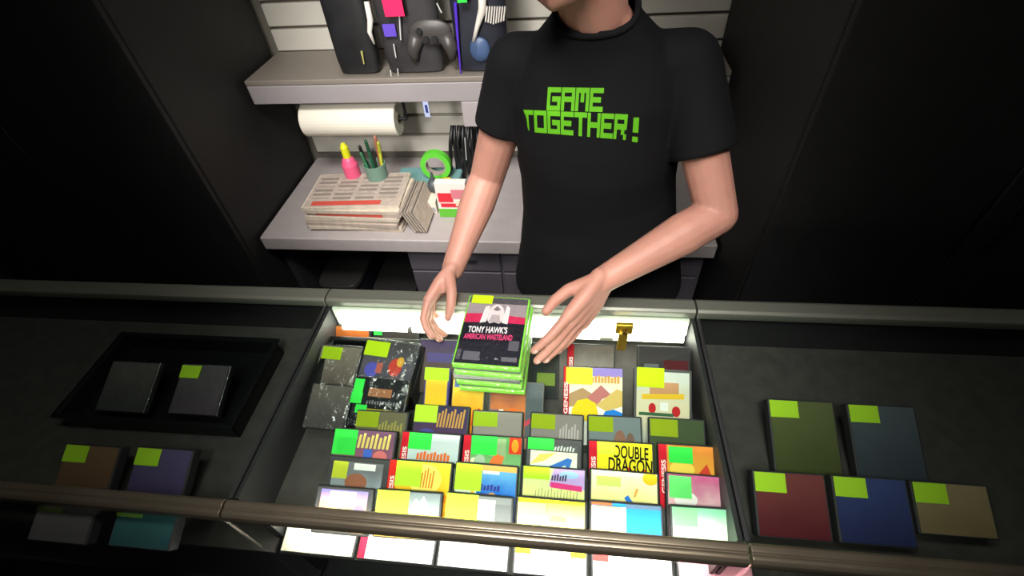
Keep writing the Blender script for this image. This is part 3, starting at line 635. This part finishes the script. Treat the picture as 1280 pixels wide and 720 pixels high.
for f_ in bm.faces:
    c = f_.calc_center_median()
    for e_, d_ in ((eR, dR), (eL, dL)):
        if (c - e_).dot(d_) > -.006 and (c - e_).length < .08 and (c - e_ - d_ * (c - e_).dot(d_)).length < .075: kill.append(f_); break
    else:
        if c.z < .83: kill.append(f_)
        elif (c - NB).dot(nk_n) > .0 and (c - NB).length < .10: kill.append(f_)
bmesh.ops.delete(bm, geom=list(set(kill)), context='FACES')
# neckline edge: pull open borders smooth
for _ in range(6):
    for v in bm.verts:
        if v.is_boundary:
            nb = [e.other_vert(v) for e in v.link_edges if e.is_boundary]
            if len(nb) == 2: v.co = v.co * .5 + (nb[0].co + nb[1].co) * .25
sbv = BVHTree.FromBMesh(bm)
neck_loop = []
bm.to_mesh(sme); bm.free()
SHIRT = mat('black_cotton', (13, 13, 17), .85, bump=.35, bscale=9, spec=.25)
so = link_mesh('t_shirt', sme, SHIRT, person)
q = so.modifiers.new('s', 'SOLIDIFY'); q.thickness = .003; q.offset = 1
# collar rib: rays from the neck axis find the cut edge of the shirt
cl = []
sid = nk_n.orthogonal().normalized(); sid2 = nk_n.cross(sid)
for i in range(40):
    d = sid * math.cos(2 * PI * i / 40) + sid2 * math.sin(2 * PI * i / 40)
    h_ = sbv.ray_cast(NB - nk_n * .008, d, .3)
    if h_[0]: cl.append(h_[0] + nk_n * .004)
if len(cl) > 20:
    sm_ = [(cl[i - 1] + cl[i] * 2 + cl[(i + 1) % len(cl)]) / 4 for i in range(len(cl))]
    sm_.append(sm_[0]); sm_.append(sm_[1])
    MB().tube(sm_, .006, 10, cap=False).build('collar', SHIRT, so, smooth=True, local=False)
# printed pixel lettering
G5 = {'G': ['11111', '10000', '10111', '10001', '11111'], 'A': ['11111', '10001', '11111', '10001', '10001'], 'M': ['11111', '10101', '10101', '10001', '10001'],
      'E': ['11111', '10000', '11110', '10000', '11111'], 'T': ['11111', '00100', '00100', '00100', '00100'], 'O': ['11111', '10001', '10001', '10001', '11111'],
      'H': ['10001', '10001', '11111', '10001', '10001'], 'R': ['11111', '10001', '11111', '10010', '10001'], '!': ['1', '1', '1', '0', '1']}
def bil(qd, u, v):
    a, b_, c, d = [V(x) for x in qd]   # tl tr br bl
    return (a * (1 - u) + b_ * u) * (1 - v) + (d * (1 - u) + c * u) * v
pr = MB()
def print_line(txt, qd):
    cols_ = sum(len(G5[c][0]) + .3 for c in txt) - .3; x = 0; n_ = 2
    for c in txt:
        g = G5[c]; wd = len(g[0])
        for r_ in range(5):
            for k_ in range(wd):
                if g[r_][k_] != '1': continue
                for a in range(n_):
                    for b_ in range(n_):
                        e = .01
                        q1 = .16 if wd > 1 else 0; us = [(x + min(max(k_ - q1 + (1 + 2 * q1) * a / n_, 0), wd)) / cols_, (x + min(max(k_ - q1 + (1 + 2 * q1) * (a + 1) / n_, 0), wd)) / cols_]; vs = [max(0, r_ - .08 + 1.16 * b_ / n_) / 5, min(5, r_ - .08 + 1.16 * (b_ + 1) / n_) / 5]
                        pts = []
                        for u, v in ((us[0], vs[0]), (us[1], vs[0]), (us[1], vs[1]), (us[0], vs[1])):
                            p2 = bil(qd, u, v); d = ray(p2.x, p2.y).normalized(); h_ = sbv.ray_cast(CAM, d)
                            if h_[0]: pts.append(h_[0] - d * .0045)
                        if len(pts) == 4: pr.add(pts, [(0, 1, 2, 3)])
        x += wd + .3
print_line('GAME', [(685, 109), (755, 110), (753, 140), (683, 138)])
print_line('TOGETHER', [(650, 137), (785, 143), (782, 175), (652, 164)])
print_line('!', [(792, 147), (799, 147), (797, 178), (790, 177)])
pr.build('shirt_print', mat('green_print', (100, 186, 18), .7), so, local=False)['label'] = 'bright green pixel lettering on the chest'
# trousers and shoes
tr = MB()
tr.loft([ring(V((.085, 1.055, z)), a, b_) for z, a, b_ in ((.97, .165, .118), (.90, .178, .125), (.80, .182, .128))])
for s in (-1, 1):
    tr.limb([V((.085 + s * .088, 1.06, .82)), V((.085 + s * .097, 1.055, .46)), V((.085 + s * .10, 1.08, .10))], [.096, .072, .058])
link_mesh('trousers', fuse(tr, .009, 3), mat('dark_denim', (28, 32, 44), .85, bump=.3, bscale=30), person)
for s in (-1, 1):
    sm = MB(); cx = .085 + s * .10
    sm.limb([V((cx, 1.10, .045)), V((cx + s * .008, 1.02, .04)), V((cx + s * .012, .93, .032))], [.044, .042, .032]); sm.ball((cx, 1.09, .07), (.042, .046, .04))
    fm = fuse(sm, .008, 2)
    for v in fm.vertices: v.co.z = max(v.co.z, .0)
    link_mesh('shoe', fm, mat('black_shoe', (24, 24, 26), .5), person)

# ------------------------------------------------------------------ back counter and shelf
BCY = 1.26; BCZ = .755
o = thing('back_counter', 'grey laminate counter along the back wall with dark drawers below', 'counter', (-.3, 1.5, 0))
L = dict(local=False)
e1 = P(480, 287, z=BCZ).y
BCY = P(480, 300, z=BCZ).y
MB().bb((-1.16, BCY, BCZ - .06), (.51, 1.88, BCZ)).build('worktop', mat('grey_laminate', (168, 160, 160), .4, var=.05), o, bevel=.006, **L)
MB().bb((-.62, BCY + .06, .04), (.50, 1.86, BCZ - .06)).build('cabinet_body', mat('grey_cabinet', (84, 80, 88), .5), o, bevel=.003, **L)
for i in range(3):
    x = -.615 + i * .37
    d = MB().bb((x, BCY + .045, .10), (x + .36, BCY + .06, BCZ - .20)).build('cabinet_door', mat('grey_cabinet', (84, 80, 88), .5), o, bevel=.003, **L)
    d2 = MB().bb((x, BCY + .045, BCZ - .19), (x + .36, BCY + .06, BCZ - .07)).build('drawer', mat('grey_cabinet', (84, 80, 88), .5), o, bevel=.003, **L)
    MB().tube([(x + .15, BCY + .035, BCZ - .13), (x + .27, BCY + .035, BCZ - .13)], .004, 8).build('handle', mat('dark_metal', (50, 50, 54), .4, metal=.8), d2, **L)
MB().bb((-1.15, 1.80, .0), (-.62, 1.86, BCZ - .06)).bb((-1.15, BCY + .06, 0), (-1.12, 1.86, BCZ - .06)).build('back_panel', mat('black_board', (26, 26, 30), .8), o, **L)
# dark things under the open part
for i, (x, wd, hh, c, lb) in enumerate(((-.98, .18, .42, (30, 32, 42), 'dark navy storage tub under the back counter at the far left'), (-.75, .19, .36, (24, 26, 34), 'black storage tub under the open part of the back counter'))):
    o = thing('storage_tub', lb, 'tub', (x, 1.5, 0))
    mb = MB(); y_ = BCY + .22
    mb.loft([ring(V((x, y_, z)), wd / 2 * s_, .16 * s_, pw=5) for z, s_ in ((.002, .86), (hh, 1.0))]); mb.build('tub_body', mat('tub%d' % i, c, .4), o, local=False)
    MB().loft([ring(V((x, y_, z)), wd / 2 * 1.06, .17, pw=5) for z in (hh, hh + .025)]).build('tub_lid', mat('tublid%d' % i, (c[0] + 12,) * 3, .4), o, bevel=.004, local=False)
# upper shelf
SY = 1.60; SZ = P(520, 97, y=SY).z; SZb = P(520, 128, y=SY).z
o = thing('wall_shelf', 'grey wall shelf with a deep front lip carrying the bagged black goods', 'shelf', (-.2, 1.75, SZb))
GS = mat('shelf_grey', (150, 144, 146), .45, var=.06, vscale=5)
MB().bb((-1.15, SY, SZ - .018), (.5, 1.878, SZ)).build('shelf_board', mat('shelf_top', (128, 120, 112), .5), o, bevel=.003, **L)
MB().bb((-1.15, SY, SZb), (.5, SY + .018, SZ - .019)).build('front_lip', GS, o, bevel=.004, **L)
for x in (-.95, -.42, .3):
    MB().loft([[V((x + k, 1.878, SZ - .02)), V((x + k, SY + .02, SZ - .02)), V((x + k, SY + .02, SZb)), V((x + k, 1.878, SZb - .12))] for k in (0, .012)]).build('bracket', GS, o, **L)
p1 = P(578, 130, y=1.62); p2 = P(622, 155, y=1.62)
tag(MB().bb((p1.x, 1.60, p2.z), (.15, 1.63, SZb - .001)).build('hanging_panel', mat('panel_grey', (162, 154, 156), .5), bevel=.003), 'plain grey panel hanging under the shelf beside the arm', 'panel')  # grey panel hanging from the shelf, divides nothing
tag(MB().box((P(534, 140, y=1.598).x, 1.597, P(534, 140, y=1.598).z + .01), (.020, .003, .055)).box((P(534, 140, y=1.596).x, 1.5955, P(534, 140, y=1.596).z + .012), (.009, .002, .028), 1).build('hanging_tag', [mat('tag_blue', (170, 180, 215), .4), mat('tag_navy', (40, 50, 110), .4)]), 'small pale blue tag hanging from the shelf lip', 'tag')

# bagged goods on the shelf
BAG = glassy('bag_film', .20, .22, bump=1.0, bscale=22)
def bagged(xa, xb, pyt, label, kind, yy=1.66, dep=.06, hh=None):
    a = P(xa, 97, y=yy); bq = P(xb, 97, y=yy); cx = (a.x + bq.x) / 2; wd = bq.x - a.x; hh = hh or .44
    o = thing('bagged_accessory', label, 'bagged accessory', (cx, yy, SZ), 'bagged accessories on the wall shelf')
    c = mat('pack_black_' + kind, {'a': (34, 34, 36), 'b': (56, 54, 56), 'c': (40, 42, 54)}[kind], .45, var=.35, vscale=14)
    mb = MB()
    mb.loft([ring(V((cx, yy + .02 * t_, SZ + .004 + hh * t_)), wd / 2 * s_, dep / 2 * s2, pw=3.5) for t_, s_, s2 in ((0, .86, .9), (.1, .93, 1), (.5, .95, 1.05), (.85, .92, .8), (1, .88, .35))])
    mb.build('pack_body', c, o, smooth=True, bevel=.004, local=False)
    f_ = MB(); nx, nz = 14, 18; vs = []; fs = []
    for i in range(nx + 1):
        for j in range(nz + 1):
            u = i / nx; v = j / nz
            vs.append((cx - wd / 2 + wd * u, yy - dep / 2 - .012 + .02 * v + .006 * math.sin(u * 17 + v * 5) * math.sin(v * 13 + u * 4), SZ + .003 + (hh + .03) * v))
    for i in range(nx):
        for j in range(nz):
            k_ = i * (nz + 1) + j; fs.append((k_, k_ + nz + 1, k_ + nz + 2, k_ + 1))
    f_.add(vs, fs).build('plastic_bag', BAG, o, smooth=True, local=False)
    return o, cx, wd, yy - dep / 2 - .006
WHT = mat('white_plastic', (226, 220, 212), .4)
o, cx, wd, yf = bagged(428, 482, 0, 'bagged black accessory with pale curved cable, left end of the shelf', 'a')
MB().tube([P(458, 2, y=yf), P(463, 25, y=yf), P(462, 40, y=yf), P(468, 55, y=yf)], [.008, .010, .008, .003], 10).build('cable', WHT, o, smooth=True, local=False)
MB().tube([P(452, 64, y=yf), P(455, 80, y=yf)], [.004, .002], 8).build('cable', mat('pale_yellow', (200, 196, 120), .4), o, local=False)
o, cx, wd, yf = bagged(487, 562, 0, 'bagged grey controller under the hot pink sticker in the middle of the shelf', 'b')
pa = P(474, -14, y=yf - .02); pb = P(506, 20, y=yf - .02)
MB().bb((pa.x, yf - .021, pb.z), (pb.x, yf - .019, pa.z)).build('price_sticker', mat('hot_pink', (250, 30, 96), .5), o, local=False)['label'] = 'hot pink price sticker'
c_ = P(538, 40, y=yf + .004)
MB().ball(c_, (.072, .014, .040), 24).tube([c_ + V((-.045, 0, -.01)), c_ + V((-.066, -.002, -.05)), c_ + V((-.066, -.002, -.085))], [.026, .022, .012], 14).tube([c_ + V((.045, 0, -.01)), c_ + V((.062, -.002, -.05)), c_ + V((.060, -.002, -.085))], [.026, .022, .012], 14).build('controller', mat('controller_grey', (66, 62, 62), .4), o, smooth=True, local=False)
for dx_, dz_ in ((-.032, .008), (.014, -.016), (-.014, -.016)):
    MB().tube([c_ + V((dx_, -.010, dz_)), c_ + V((dx_, -.024, dz_))], [.009, .010], 14).build('thumb_stick', mat('stick_black', (26, 26, 28), .5), o, local=False)
MB().bb(tuple(P(481, 46, y=yf - .002)), tuple(P(493, 30, y=yf - .002) + V((0, .003, 0)))).build('purple_label', mat('purple', (96, 70, 190), .5), o, local=False)
for a_, b_ in (((499, 18), (501, 50)), ((546, 4), (552, 16)), ((497, 86), (498, 95)), ((488, 88), (489, 95)), ((492, 55), (495, 72))):  # pale streaks modelled in place of light glints on the bag film
    MB().tube([P(*a_, y=yf - .006), P(*b_, y=yf - .004)], .0022, 6).build('glint_streak', mat('film_glint', (205, 205, 205), .3), o, local=False)
o, cx, wd, yf = bagged(573, 640, 0, 'bagged dark accessory with a white comb-like coil and violet edge', 'c')
MB().tube([P(569, 3, y=yf), P(572, 45, y=yf), P(576, 92, y=yf)], [.005, .004, .002], 8).build('violet_edge', mat('violet', (86, 50, 200), .5), o, local=False)
MB().tube([P(603, -12, y=yf), P(603, 12, y=yf), P(597, 32, y=yf), P(592, 52, y=yf)], [.012, .013, .008, .006], 10).build('white_handle', WHT, o, smooth=True, local=False)
for i in range(8):
    x = 607 + i * 3.2
    MB().tube([P(x + 2, 8, y=yf - .002), P(x, 30 - abs(i - 3), y=yf - .002)], .0026, 6).build('coil_tooth', WHT, o, local=False)
MB().ball(P(600, 62, y=yf + .006), (.035, .012, .04), 14).build('blue_cap', mat('slate_blue', (70, 92, 130), .4), o, smooth=True, local=False)
pa = P(570, -12, y=yf - .02); pb = P(584, 3, y=yf - .02)
MB().bb((pa.x, yf - .021, pb.z), (pb.x, yf - .019, pa.z)).build('price_sticker', mat('sticker_60', GREEN, .55), o, local=False)

# paper roll
yy = 1.66; a = P(420, 148, y=yy); bq = P(499, 150, y=yy)
pc = P(480, 149, y=yy).z; o = thing('paper_roll', 'white paper towel roll held sideways under the shelf', 'paper roll', (a.x, yy, pc))
rr = .060; xa, xb = a.x - .12, bq.x
n = 32; out = lambda x, r_: [V((x, yy + r_ * math.cos(2 * PI * i / n), pc + r_ * math.sin(2 * PI * i / n))) for i in range(n)]
MB().loft([out(xa, .018), out(xa, rr), out(xb - .004, rr), out(xb, rr - .003), out(xb, .018), out(xa + .001, .018)], cap=False).build('paper', mat('paper_white', (226, 220, 206), .9, bump=.1, bscale=40), o, smooth=False, local=False)
MB().loft([out(xa, .018), out(xb + .001, .018), out(xb + .001, .014), out(xa, .014)], cap=False).build('core', mat('cardboard_core', (120, 100, 76), .9), o, local=False)
MB().tube([(xa - .02, yy, pc), (xb + .03, yy, pc)], .006, 10).tube([(xb + .03, yy, pc), (xb + .03, yy, SZb + .03), (xb + .03, yy, SZ - .02)], .005, 8).build('holder_rod', mat('dark_metal', (50, 50, 54), .4, metal=.8), o, local=False)

# green tape roll
def on_counter(px, py, y): return P(px, py, y=y)
yt = 1.62; c = P(545, 206, y=yt)
o = thing('tape_roll', 'bright green tape roll standing upright on the teal tray', 'tape roll', c)
n = 32; ro, ri = .060, .037
rg = lambda yv, r_: [V((c.x + r_ * math.cos(2 * PI * i / n), yv, c.z + r_ * math.sin(2 * PI * i / n))) for i in range(n)]
MB().loft([rg(yt - .014, ro), rg(yt + .014, ro), rg(yt + .014, ri + .003), rg(yt - .014, ri + .003), rg(yt - .014, ro)], cap=False).build('tape', mat('green_tape', (96, 200, 60), .45), o, local=False)
MB().loft([rg(yt - .0142, ri + .003), rg(yt + .0142, ri + .003), rg(yt + .0142, ri), rg(yt - .0142, ri), rg(yt - .0142, ri + .003)], cap=False).build('core', mat('tape_core', (160, 150, 140), .8), o, local=False)
tz = c.z - ro
# teal tray / box under it
ya, yb = 1.57, 1.70
xa = P(494, 225, y=1.6).x; xb = P(572, 225, y=1.6).x
o = thing('parts_box', 'teal plastic box of small tools behind the paper piles', 'box', ((xa + xb) / 2, 1.63, BCZ))
MB().bb((xa, ya, BCZ + .001), (xb, yb, tz - .002)).build('box_body', mat('teal_plastic', (96, 142, 140), .45, var=.12), o, bevel=.006, local=False)
MB().bb((xa - .004, ya - .004, tz - .022), (xb + .004, yb + .004, tz - .001)).build('box_lid', mat('teal_plastic2', (112, 156, 156), .45), o, bevel=.006, local=False)
for i, (x, w_, h_, cc, nm, lb) in enumerate(((500, .05, .018, (30, 30, 32), 'pliers', 'black pliers lying on the teal box'), (560, .03, .02, (214, 170, 40), 'utility_knife', 'small yellow knife beside the green tape roll'))):
    p = P(x, 214, y=1.60); o = thing(nm, lb, nm.replace('_', ' '), (p.x, 1.60, tz))
    mm = mat('tool%d' % i, cc, .4)
    MB().tube([(p.x - w_, 1.598, tz + .008), (p.x, 1.593, tz + .012), (p.x + .01, 1.588, tz + .010)], [.006, .009, .007], 10).tube([(p.x - w_, 1.578, tz + .008), (p.x, 1.593, tz + .012)], [.006, .008], 10).build('grip', mm, o, smooth=True, local=False)
    MB().tube([(p.x + .01, 1.588, tz + .010), (p.x + .045, 1.586, tz + .006)], [.006, .002], 8).build('blade', mat('steel', (170, 170, 172), .3, metal=.9), o, local=False)
# pen cup with scissors and pens
yc = 1.55; pc_ = P(474, 226, y=yc); cxx = pc_.x; ctop = P(474, 204, y=yc).z
o = thing('pen_cup', 'grey green cup of pens and tools in front of the slatted wall', 'pen cup', (cxx, yc, BCZ))
MB().loft([ring(V((cxx, yc, BCZ + .001)), .036, .036, pw=2), ring(V((cxx, yc, ctop)), .042, .042, pw=2), ring(V((cxx, yc, ctop)), .038, .038, pw=2), ring(V((cxx, yc, BCZ + .02)), .033, .033, pw=2)]).build('cup', mat('cup_green', (110, 140, 126), .5), o, local=False)
for i, (dx, dy, hh, cc, nm) in enumerate(((-.022, .0, .10, (24, 26, 26), 'black marker'), (-.008, .01, .12, (30, 90, 60), 'dark green marker'), (.008, -.008, .09, (40, 44, 42), 'grey marker'), (.02, .01, .11, (190, 200, 60), 'yellow green marker'), (.012, .02, .13, (196, 120, 90), 'orange brown brush'), (-.016, -.016, .08, (60, 130, 90), 'light green pen'))):
    q_ = thing('marker_pen', nm + ' standing in the pen cup', 'pen', (cxx + dx, yc + dy, ctop - .05), 'pens in the pen cup')
    a_ = V((cxx + dx * .6, yc + dy * .6, BCZ + .022)); b2 = V((cxx + dx * 1.7, yc + dy * 1.5, ctop + hh * .75))
    MB().tube([a_, a_.lerp(b2, .8)], .0055, 10).build('barrel', mat('pen%d' % i, cc, .4), q_, local=False)
    MB().tube([a_.lerp(b2, .8), a_.lerp(b2, .97), b2], [.0068, .0065, .003], 10).build('cap', mat('pencap%d' % i, tuple(int(x * .8) for x in cc), .4), q_, local=False)
# pink bottle with yellow cap
pk = P(437, 205, y=1.56)
o = thing('spray_bottle', 'pink bottle with yellow cap at the left of the pen cup', 'bottle', (pk.x, 1.56, BCZ))
tp = P(438, 196, y=1.56).z
MB().loft([ring(V((pk.x, 1.56, z)), r_, r_, pw=2) for z, r_ in ((BCZ + .001, .028), (BCZ + .01, .031), (tp - .03, .031), (tp - .008, .022), (tp, .014))]).build('bottle', mat('pink_plastic', (226, 90, 130), .35), o, smooth=False, local=False)
MB().loft([ring(V((pk.x, 1.56, z)), r_, r_, pw=2) for z, r_ in ((tp, .015), (tp + .04, .015), (tp + .055, .008))]).build('cap', mat('yellow_plastic', (214, 214, 30), .4), o, local=False)
# newspapers
PAP = [mat('newsprint%d' % i, c_, .9, var=.14, vscale=45) for i, c_ in enumerate(((186, 172, 158), (200, 188, 172), (170, 156, 146)))]
ORD = ['lowest', 'second lowest', 'third lowest', 'fourth lowest', 'fourth from the top', 'third from the top', 'second from the top', 'topmost']
nx1 = P(506, 262, z=.83).x; nyf = P(470, 292, z=BCZ).y
for i in range(8):
    o = thing('newspaper', '%s folded newspaper in the pile at the left of the back counter' % ORD[i], 'newspaper', (nx1 - .17, nyf + .1, BCZ + .013 * i), 'newspaper pile on the back counter')
    M = Matrix.Translation((nx1 - .19 + random.uniform(-.012, .012), nyf + .12 + random.uniform(-.006, .01), BCZ + .0005 + .0135 * i)) @ Matrix.Rotation(random.uniform(-.05, .05), 4, 'Z')
    mb = MB(); sag = random.uniform(0, .003)
    for k_ in range(4):
        mb.box((random.uniform(-.003, .003), 0, .0017 + .0033 * k_), (.36, .22, .0028), 0, M)
    mb.build('pages', PAP[i % 3], o, local=False)
    mb = MB()
    mb.box((0, 0, .0131), (.352, .214, .0005), 0, M)
    mb.build('cover_page', PAP[(i + 1) % 3], o, local=False)
    if i in (7, 5):
        mb = MB(); mb.box((-.02, -.1105 if i == 5 else -.085, .0065 if i == 5 else .0137), (.26, .0012 if i == 5 else .026, .010 if i == 5 else .0006), 0, M)
        mb.build('red_banner', mat('red_print', (190, 74, 62), .7), o, local=False)
    if i == 7:
        mb = MB()
        for r_ in range(6):
            for c2 in range(4): mb.box((-.13 + .085 * c2, -.06 + .026 * r_ + .006, .0137), (.07, .014 if (r_ + c2) % 3 else .004, .0005), 0, M)
        mb.build('print_columns', mat('grey_print', (130, 120, 112), .8), o, local=False)
# paper bundle standing at an angle right of the pile
o = thing('paper_bundle', 'loose paper bundle leaning against the right side of the newspapers', 'papers', (nx1 + .02, nyf + .12, BCZ))
mb = MB()
for k_ in range(9):
    M = Matrix.Translation((nx1 + .020 + .0055 * k_, nyf + .10, BCZ + .055)) @ Matrix.Rotation(math.radians(-22), 4, 'Y')
    mb.box((0, .0, -.0), (.0026, .20, .10 - .004 * (k_ % 3)), k_ % 2, M)
mb.build('sheets', [PAP[0], mat('grey_sheet', (120, 112, 104), .9)], o, local=False)
# white box, dark bulb, red green box
bx0 = P(514, 262, z=.80); 
o = thing('card_box', 'low white card box between the papers and the red game box', 'box', (bx0.x + .06, 1.50, BCZ))
x_a = P(522, 262, y=1.48).x; x_b = P(548, 262, y=1.48).x
MB().bb((x_a, 1.46, BCZ + .001), (x_b, 1.60, BCZ + .055)).build('box_body', mat('card_white', (214, 206, 190), .8), o, bevel=.002, local=False)
MB().bb((x_a + .004, 1.4585, BCZ + .012), (x_b - .004, 1.4605, BCZ + .03)).build('box_label', mat('card_label', (150, 150, 156), .7), o, local=False)
o = thing('air_blower', 'dark grey rubber bulb blower beside the red game box', 'blower', (P(541, 246, y=1.5).x, 1.52, BCZ + .055))
pq = P(542, 246, y=1.50)
MB().ball((pq.x, 1.53, BCZ + .056 + .028), (.024, .028, .028), 18).build('bulb', mat('rubber_grey', (70, 76, 80), .5), o, smooth=True, local=False)
MB().tube([(pq.x, 1.53, BCZ + .11), (pq.x, 1.53, BCZ + .14)], [.009, .004], 10).build('nozzle', mat('rubber_grey', (70, 76, 80), .5), o, local=False)
xa = P(546, 250, y=1.44).x; xb = P(584, 250, y=1.44).x; zt = P(560, 229, y=1.44).z
o = thing('game_box', 'red, white and green game box standing by the bare arm', 'game box', (xa, 1.45, BCZ))
h_ = zt - BCZ
MB().bb((xa, 1.44, BCZ + .001), (xb, 1.47, zt)).build('box_body', mat('box_white', (220, 214, 208), .6), o, bevel=.002, local=False)
mb = MB(); yq = 1.4388
for (u0, v0, u1, v1, mi) in ((0, 0, 1, .26, 0), (.05, .45, .55, .72, 1), (.5, .55, .95, .82, 2), (.1, .3, .9, .42, 1), (.6, .34, .9, .5, 3)):
    mb.bb((xa + (xb - xa) * u0 + .001, yq - .0004 * mi, BCZ + .002 + h_ * v0), (xa + (xb - xa) * u1 - .001, yq + .001, BCZ + h_ * v1))
    mb.m[-6:] = [mi] * 6
mb.build('box_art', [mat('b_green', (90, 176, 50), .5), mat('b_red', (210, 40, 56), .5), mat('b_rose', (206, 120, 130), .5), mat('b_cream', (230, 200, 180), .5)], o, local=False)
# black cable bundle hanging on the slat wall behind the arm
yb = 1.70; o = thing('cable_bundle', 'bundle of black cables hanging under the grey panel behind the arm', 'cables', P(590, 160, y=yb))
mb = MB()
for i in range(16):
    x0_ = 565 + i * 3.4 + random.uniform(-1, 1)
    mb.tube([P(x0_, 157, y=yb + .01 * (i % 3)), P(x0_ - 1 + random.uniform(-3, 3), 180, y=yb - .02 + .015 * (i % 3)), P(x0_ + random.uniform(-2, 4), 205, y=yb - .01), P(x0_ + 3 + random.uniform(-2, 5), 222 + random.uniform(-6, 6), y=yb)], [.007, .008, .008, .006], 8)
mb.build('cables', mat('cable_black', (22, 22, 24), .4), o, smooth=True, local=False)
mb = MB(); 
for x_ in (581, 600): mb.tube([P(x_, 172, y=yb - .035), P(x_ + 2, 200, y=yb - .035)], .0022, 6)
mb.build('cable_tie', mat('tie_grey', (180, 180, 180), .4), o, local=False)
MB().tube([P(585, 150, y=yb + .02), P(585, 160, y=yb)], .005, 8).build('hook', mat('dark_metal', (50, 50, 54), .4, metal=.8), o, local=False)

# ------------------------------------------------------------------ dark furniture beyond the lit middle
def cabinet(x0, x1, y0, label, h=2.2):
    o = thing('storage_cabinet', label, 'cabinet', ((x0 + x1) / 2, (y0 + 1.86) / 2, 0)); bk = mat('cabinet_black', (24, 23, 24), .6, var=.2)
    MB().bb((x0, y0 + .02, .0), (x1, 1.86, h)).build('cabinet_body', bk, o, bevel=.004, local=False)
    n_ = 2; w_ = (x1 - x0) / n_
    for i in range(n_):
        d = MB().bb((x0 + w_ * i + .004, y0, .05), (x0 + w_ * (i + 1) - .004, y0 + .02, h - .02)).build('cabinet_door', bk, o, bevel=.003, local=False)
        hx = x0 + w_ * (i + 1) - .04 if i == 0 else x0 + w_ * i + .04
        MB().tube([(hx, y0 - .02, 1.0), (hx, y0 - .02, 1.16)], .005, 8).build('handle', mat('dark_metal', (50, 50, 54), .4, metal=.8), d, local=False)
cabinet(-2.3, -1.17, 1.22, 'tall black two-door cabinet at the far left of the back wall')
cabinet(.52, 1.5, 1.05, 'tall black two-door cabinet behind the person at the right')
# cases in the unlit neighbours
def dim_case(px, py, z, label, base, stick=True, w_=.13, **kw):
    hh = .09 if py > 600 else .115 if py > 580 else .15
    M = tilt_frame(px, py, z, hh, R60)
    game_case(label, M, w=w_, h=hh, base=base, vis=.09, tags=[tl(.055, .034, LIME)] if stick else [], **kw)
tray(-1.18, -.74, .46, .70, .863, .915, 'black plastic tray in the unlit case at the far left')
wrapped(228, 290, 455, .955, 'wrapped dark case with lime sticker in the far left tray', h=.12, shell=(40, 40, 44), base=[(80, 70, 80), (90, 86, 90)], vis=.12, tags=[(.004, .006, .05, .03, LIME)])
wrapped(140, 202, 452, .955, 'wrapped grey case lying in the far left tray, left one', h=.12, shell=(60, 60, 60), base=[(70, 70, 70), (96, 90, 90)], vis=.12)
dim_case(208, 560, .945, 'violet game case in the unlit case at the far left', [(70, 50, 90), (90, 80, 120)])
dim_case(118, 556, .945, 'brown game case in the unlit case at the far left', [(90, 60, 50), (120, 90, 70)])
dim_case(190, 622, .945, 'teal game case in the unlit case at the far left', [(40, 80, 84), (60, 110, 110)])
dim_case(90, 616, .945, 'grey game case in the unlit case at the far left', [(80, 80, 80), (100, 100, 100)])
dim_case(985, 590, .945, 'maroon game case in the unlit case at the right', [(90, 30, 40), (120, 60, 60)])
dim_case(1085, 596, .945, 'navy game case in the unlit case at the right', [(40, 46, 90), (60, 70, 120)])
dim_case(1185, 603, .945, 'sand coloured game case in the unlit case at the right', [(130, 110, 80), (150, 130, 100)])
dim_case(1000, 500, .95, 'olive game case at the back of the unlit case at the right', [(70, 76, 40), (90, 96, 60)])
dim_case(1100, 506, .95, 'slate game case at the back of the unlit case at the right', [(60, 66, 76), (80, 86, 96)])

# ------------------------------------------------------------------ lights
def spot(loc, tgt, power, ang, blend, rad, c=(1, .96, .9)):  # unseen spots, added to light the middle and leave the sides dark
    l = bpy.data.lights.new('spot', 'SPOT'); l.energy = power; l.spot_size = math.radians(ang); l.spot_blend = blend; l.shadow_soft_size = rad; l.color = c
    o = bpy.data.objects.new('added_spot', l); COL.objects.link(o); o.location = loc
    o.rotation_euler = (V(tgt) - V(loc)).to_track_quat('-Z', 'Y').to_euler(); return o
spot((-.08, -.35, 2.6), (-.08, .62, 1.0), 130, 50, 1, .25)
spot((-.45, .45, 2.6), (-.55, 1.65, 1.0), 120, 56, 1, .25)
spot((-.70, -.1, 1.95), (-.55, 1.85, .98), 70, 40, 1, .15)  # added low spot, lifts the shaded wall under the shelf
spot((.35, .1, 2.6), (.08, .98, 1.35), 34, 46, 1, .2)
o = thing('ceiling_fill_panel', 'long white fill light panel added under the ceiling over the aisle in front of the counter', 'ceiling light', (-.1, .25, 2.66))
MB().box((0, 0, .02), (1.3, .34, .04)).build('light_housing', WHITEP, o, bevel=.004)  # unseen panel, added for reflections in the wrap and weak ambient fill
MB().box((0, 0, -.003), (1.24, .28, .005)).build('diffuser', mat('panel_glow', (255, 250, 240), .5, emit=5), o)
wd = bpy.data.worlds.new('world'); S.world = wd; wd.use_nodes = True
wd.node_tree.nodes['Background'].inputs[0].default_value = (.5, .5, .5, 1); wd.node_tree.nodes['Background'].inputs[1].default_value = .0
S.view_settings.view_transform = 'Standard'; S.view_settings.look = 'None'; S.view_settings.gamma = 1; S.view_settings.use_curve_mapping = False
S.view_settings.exposure = 0.6
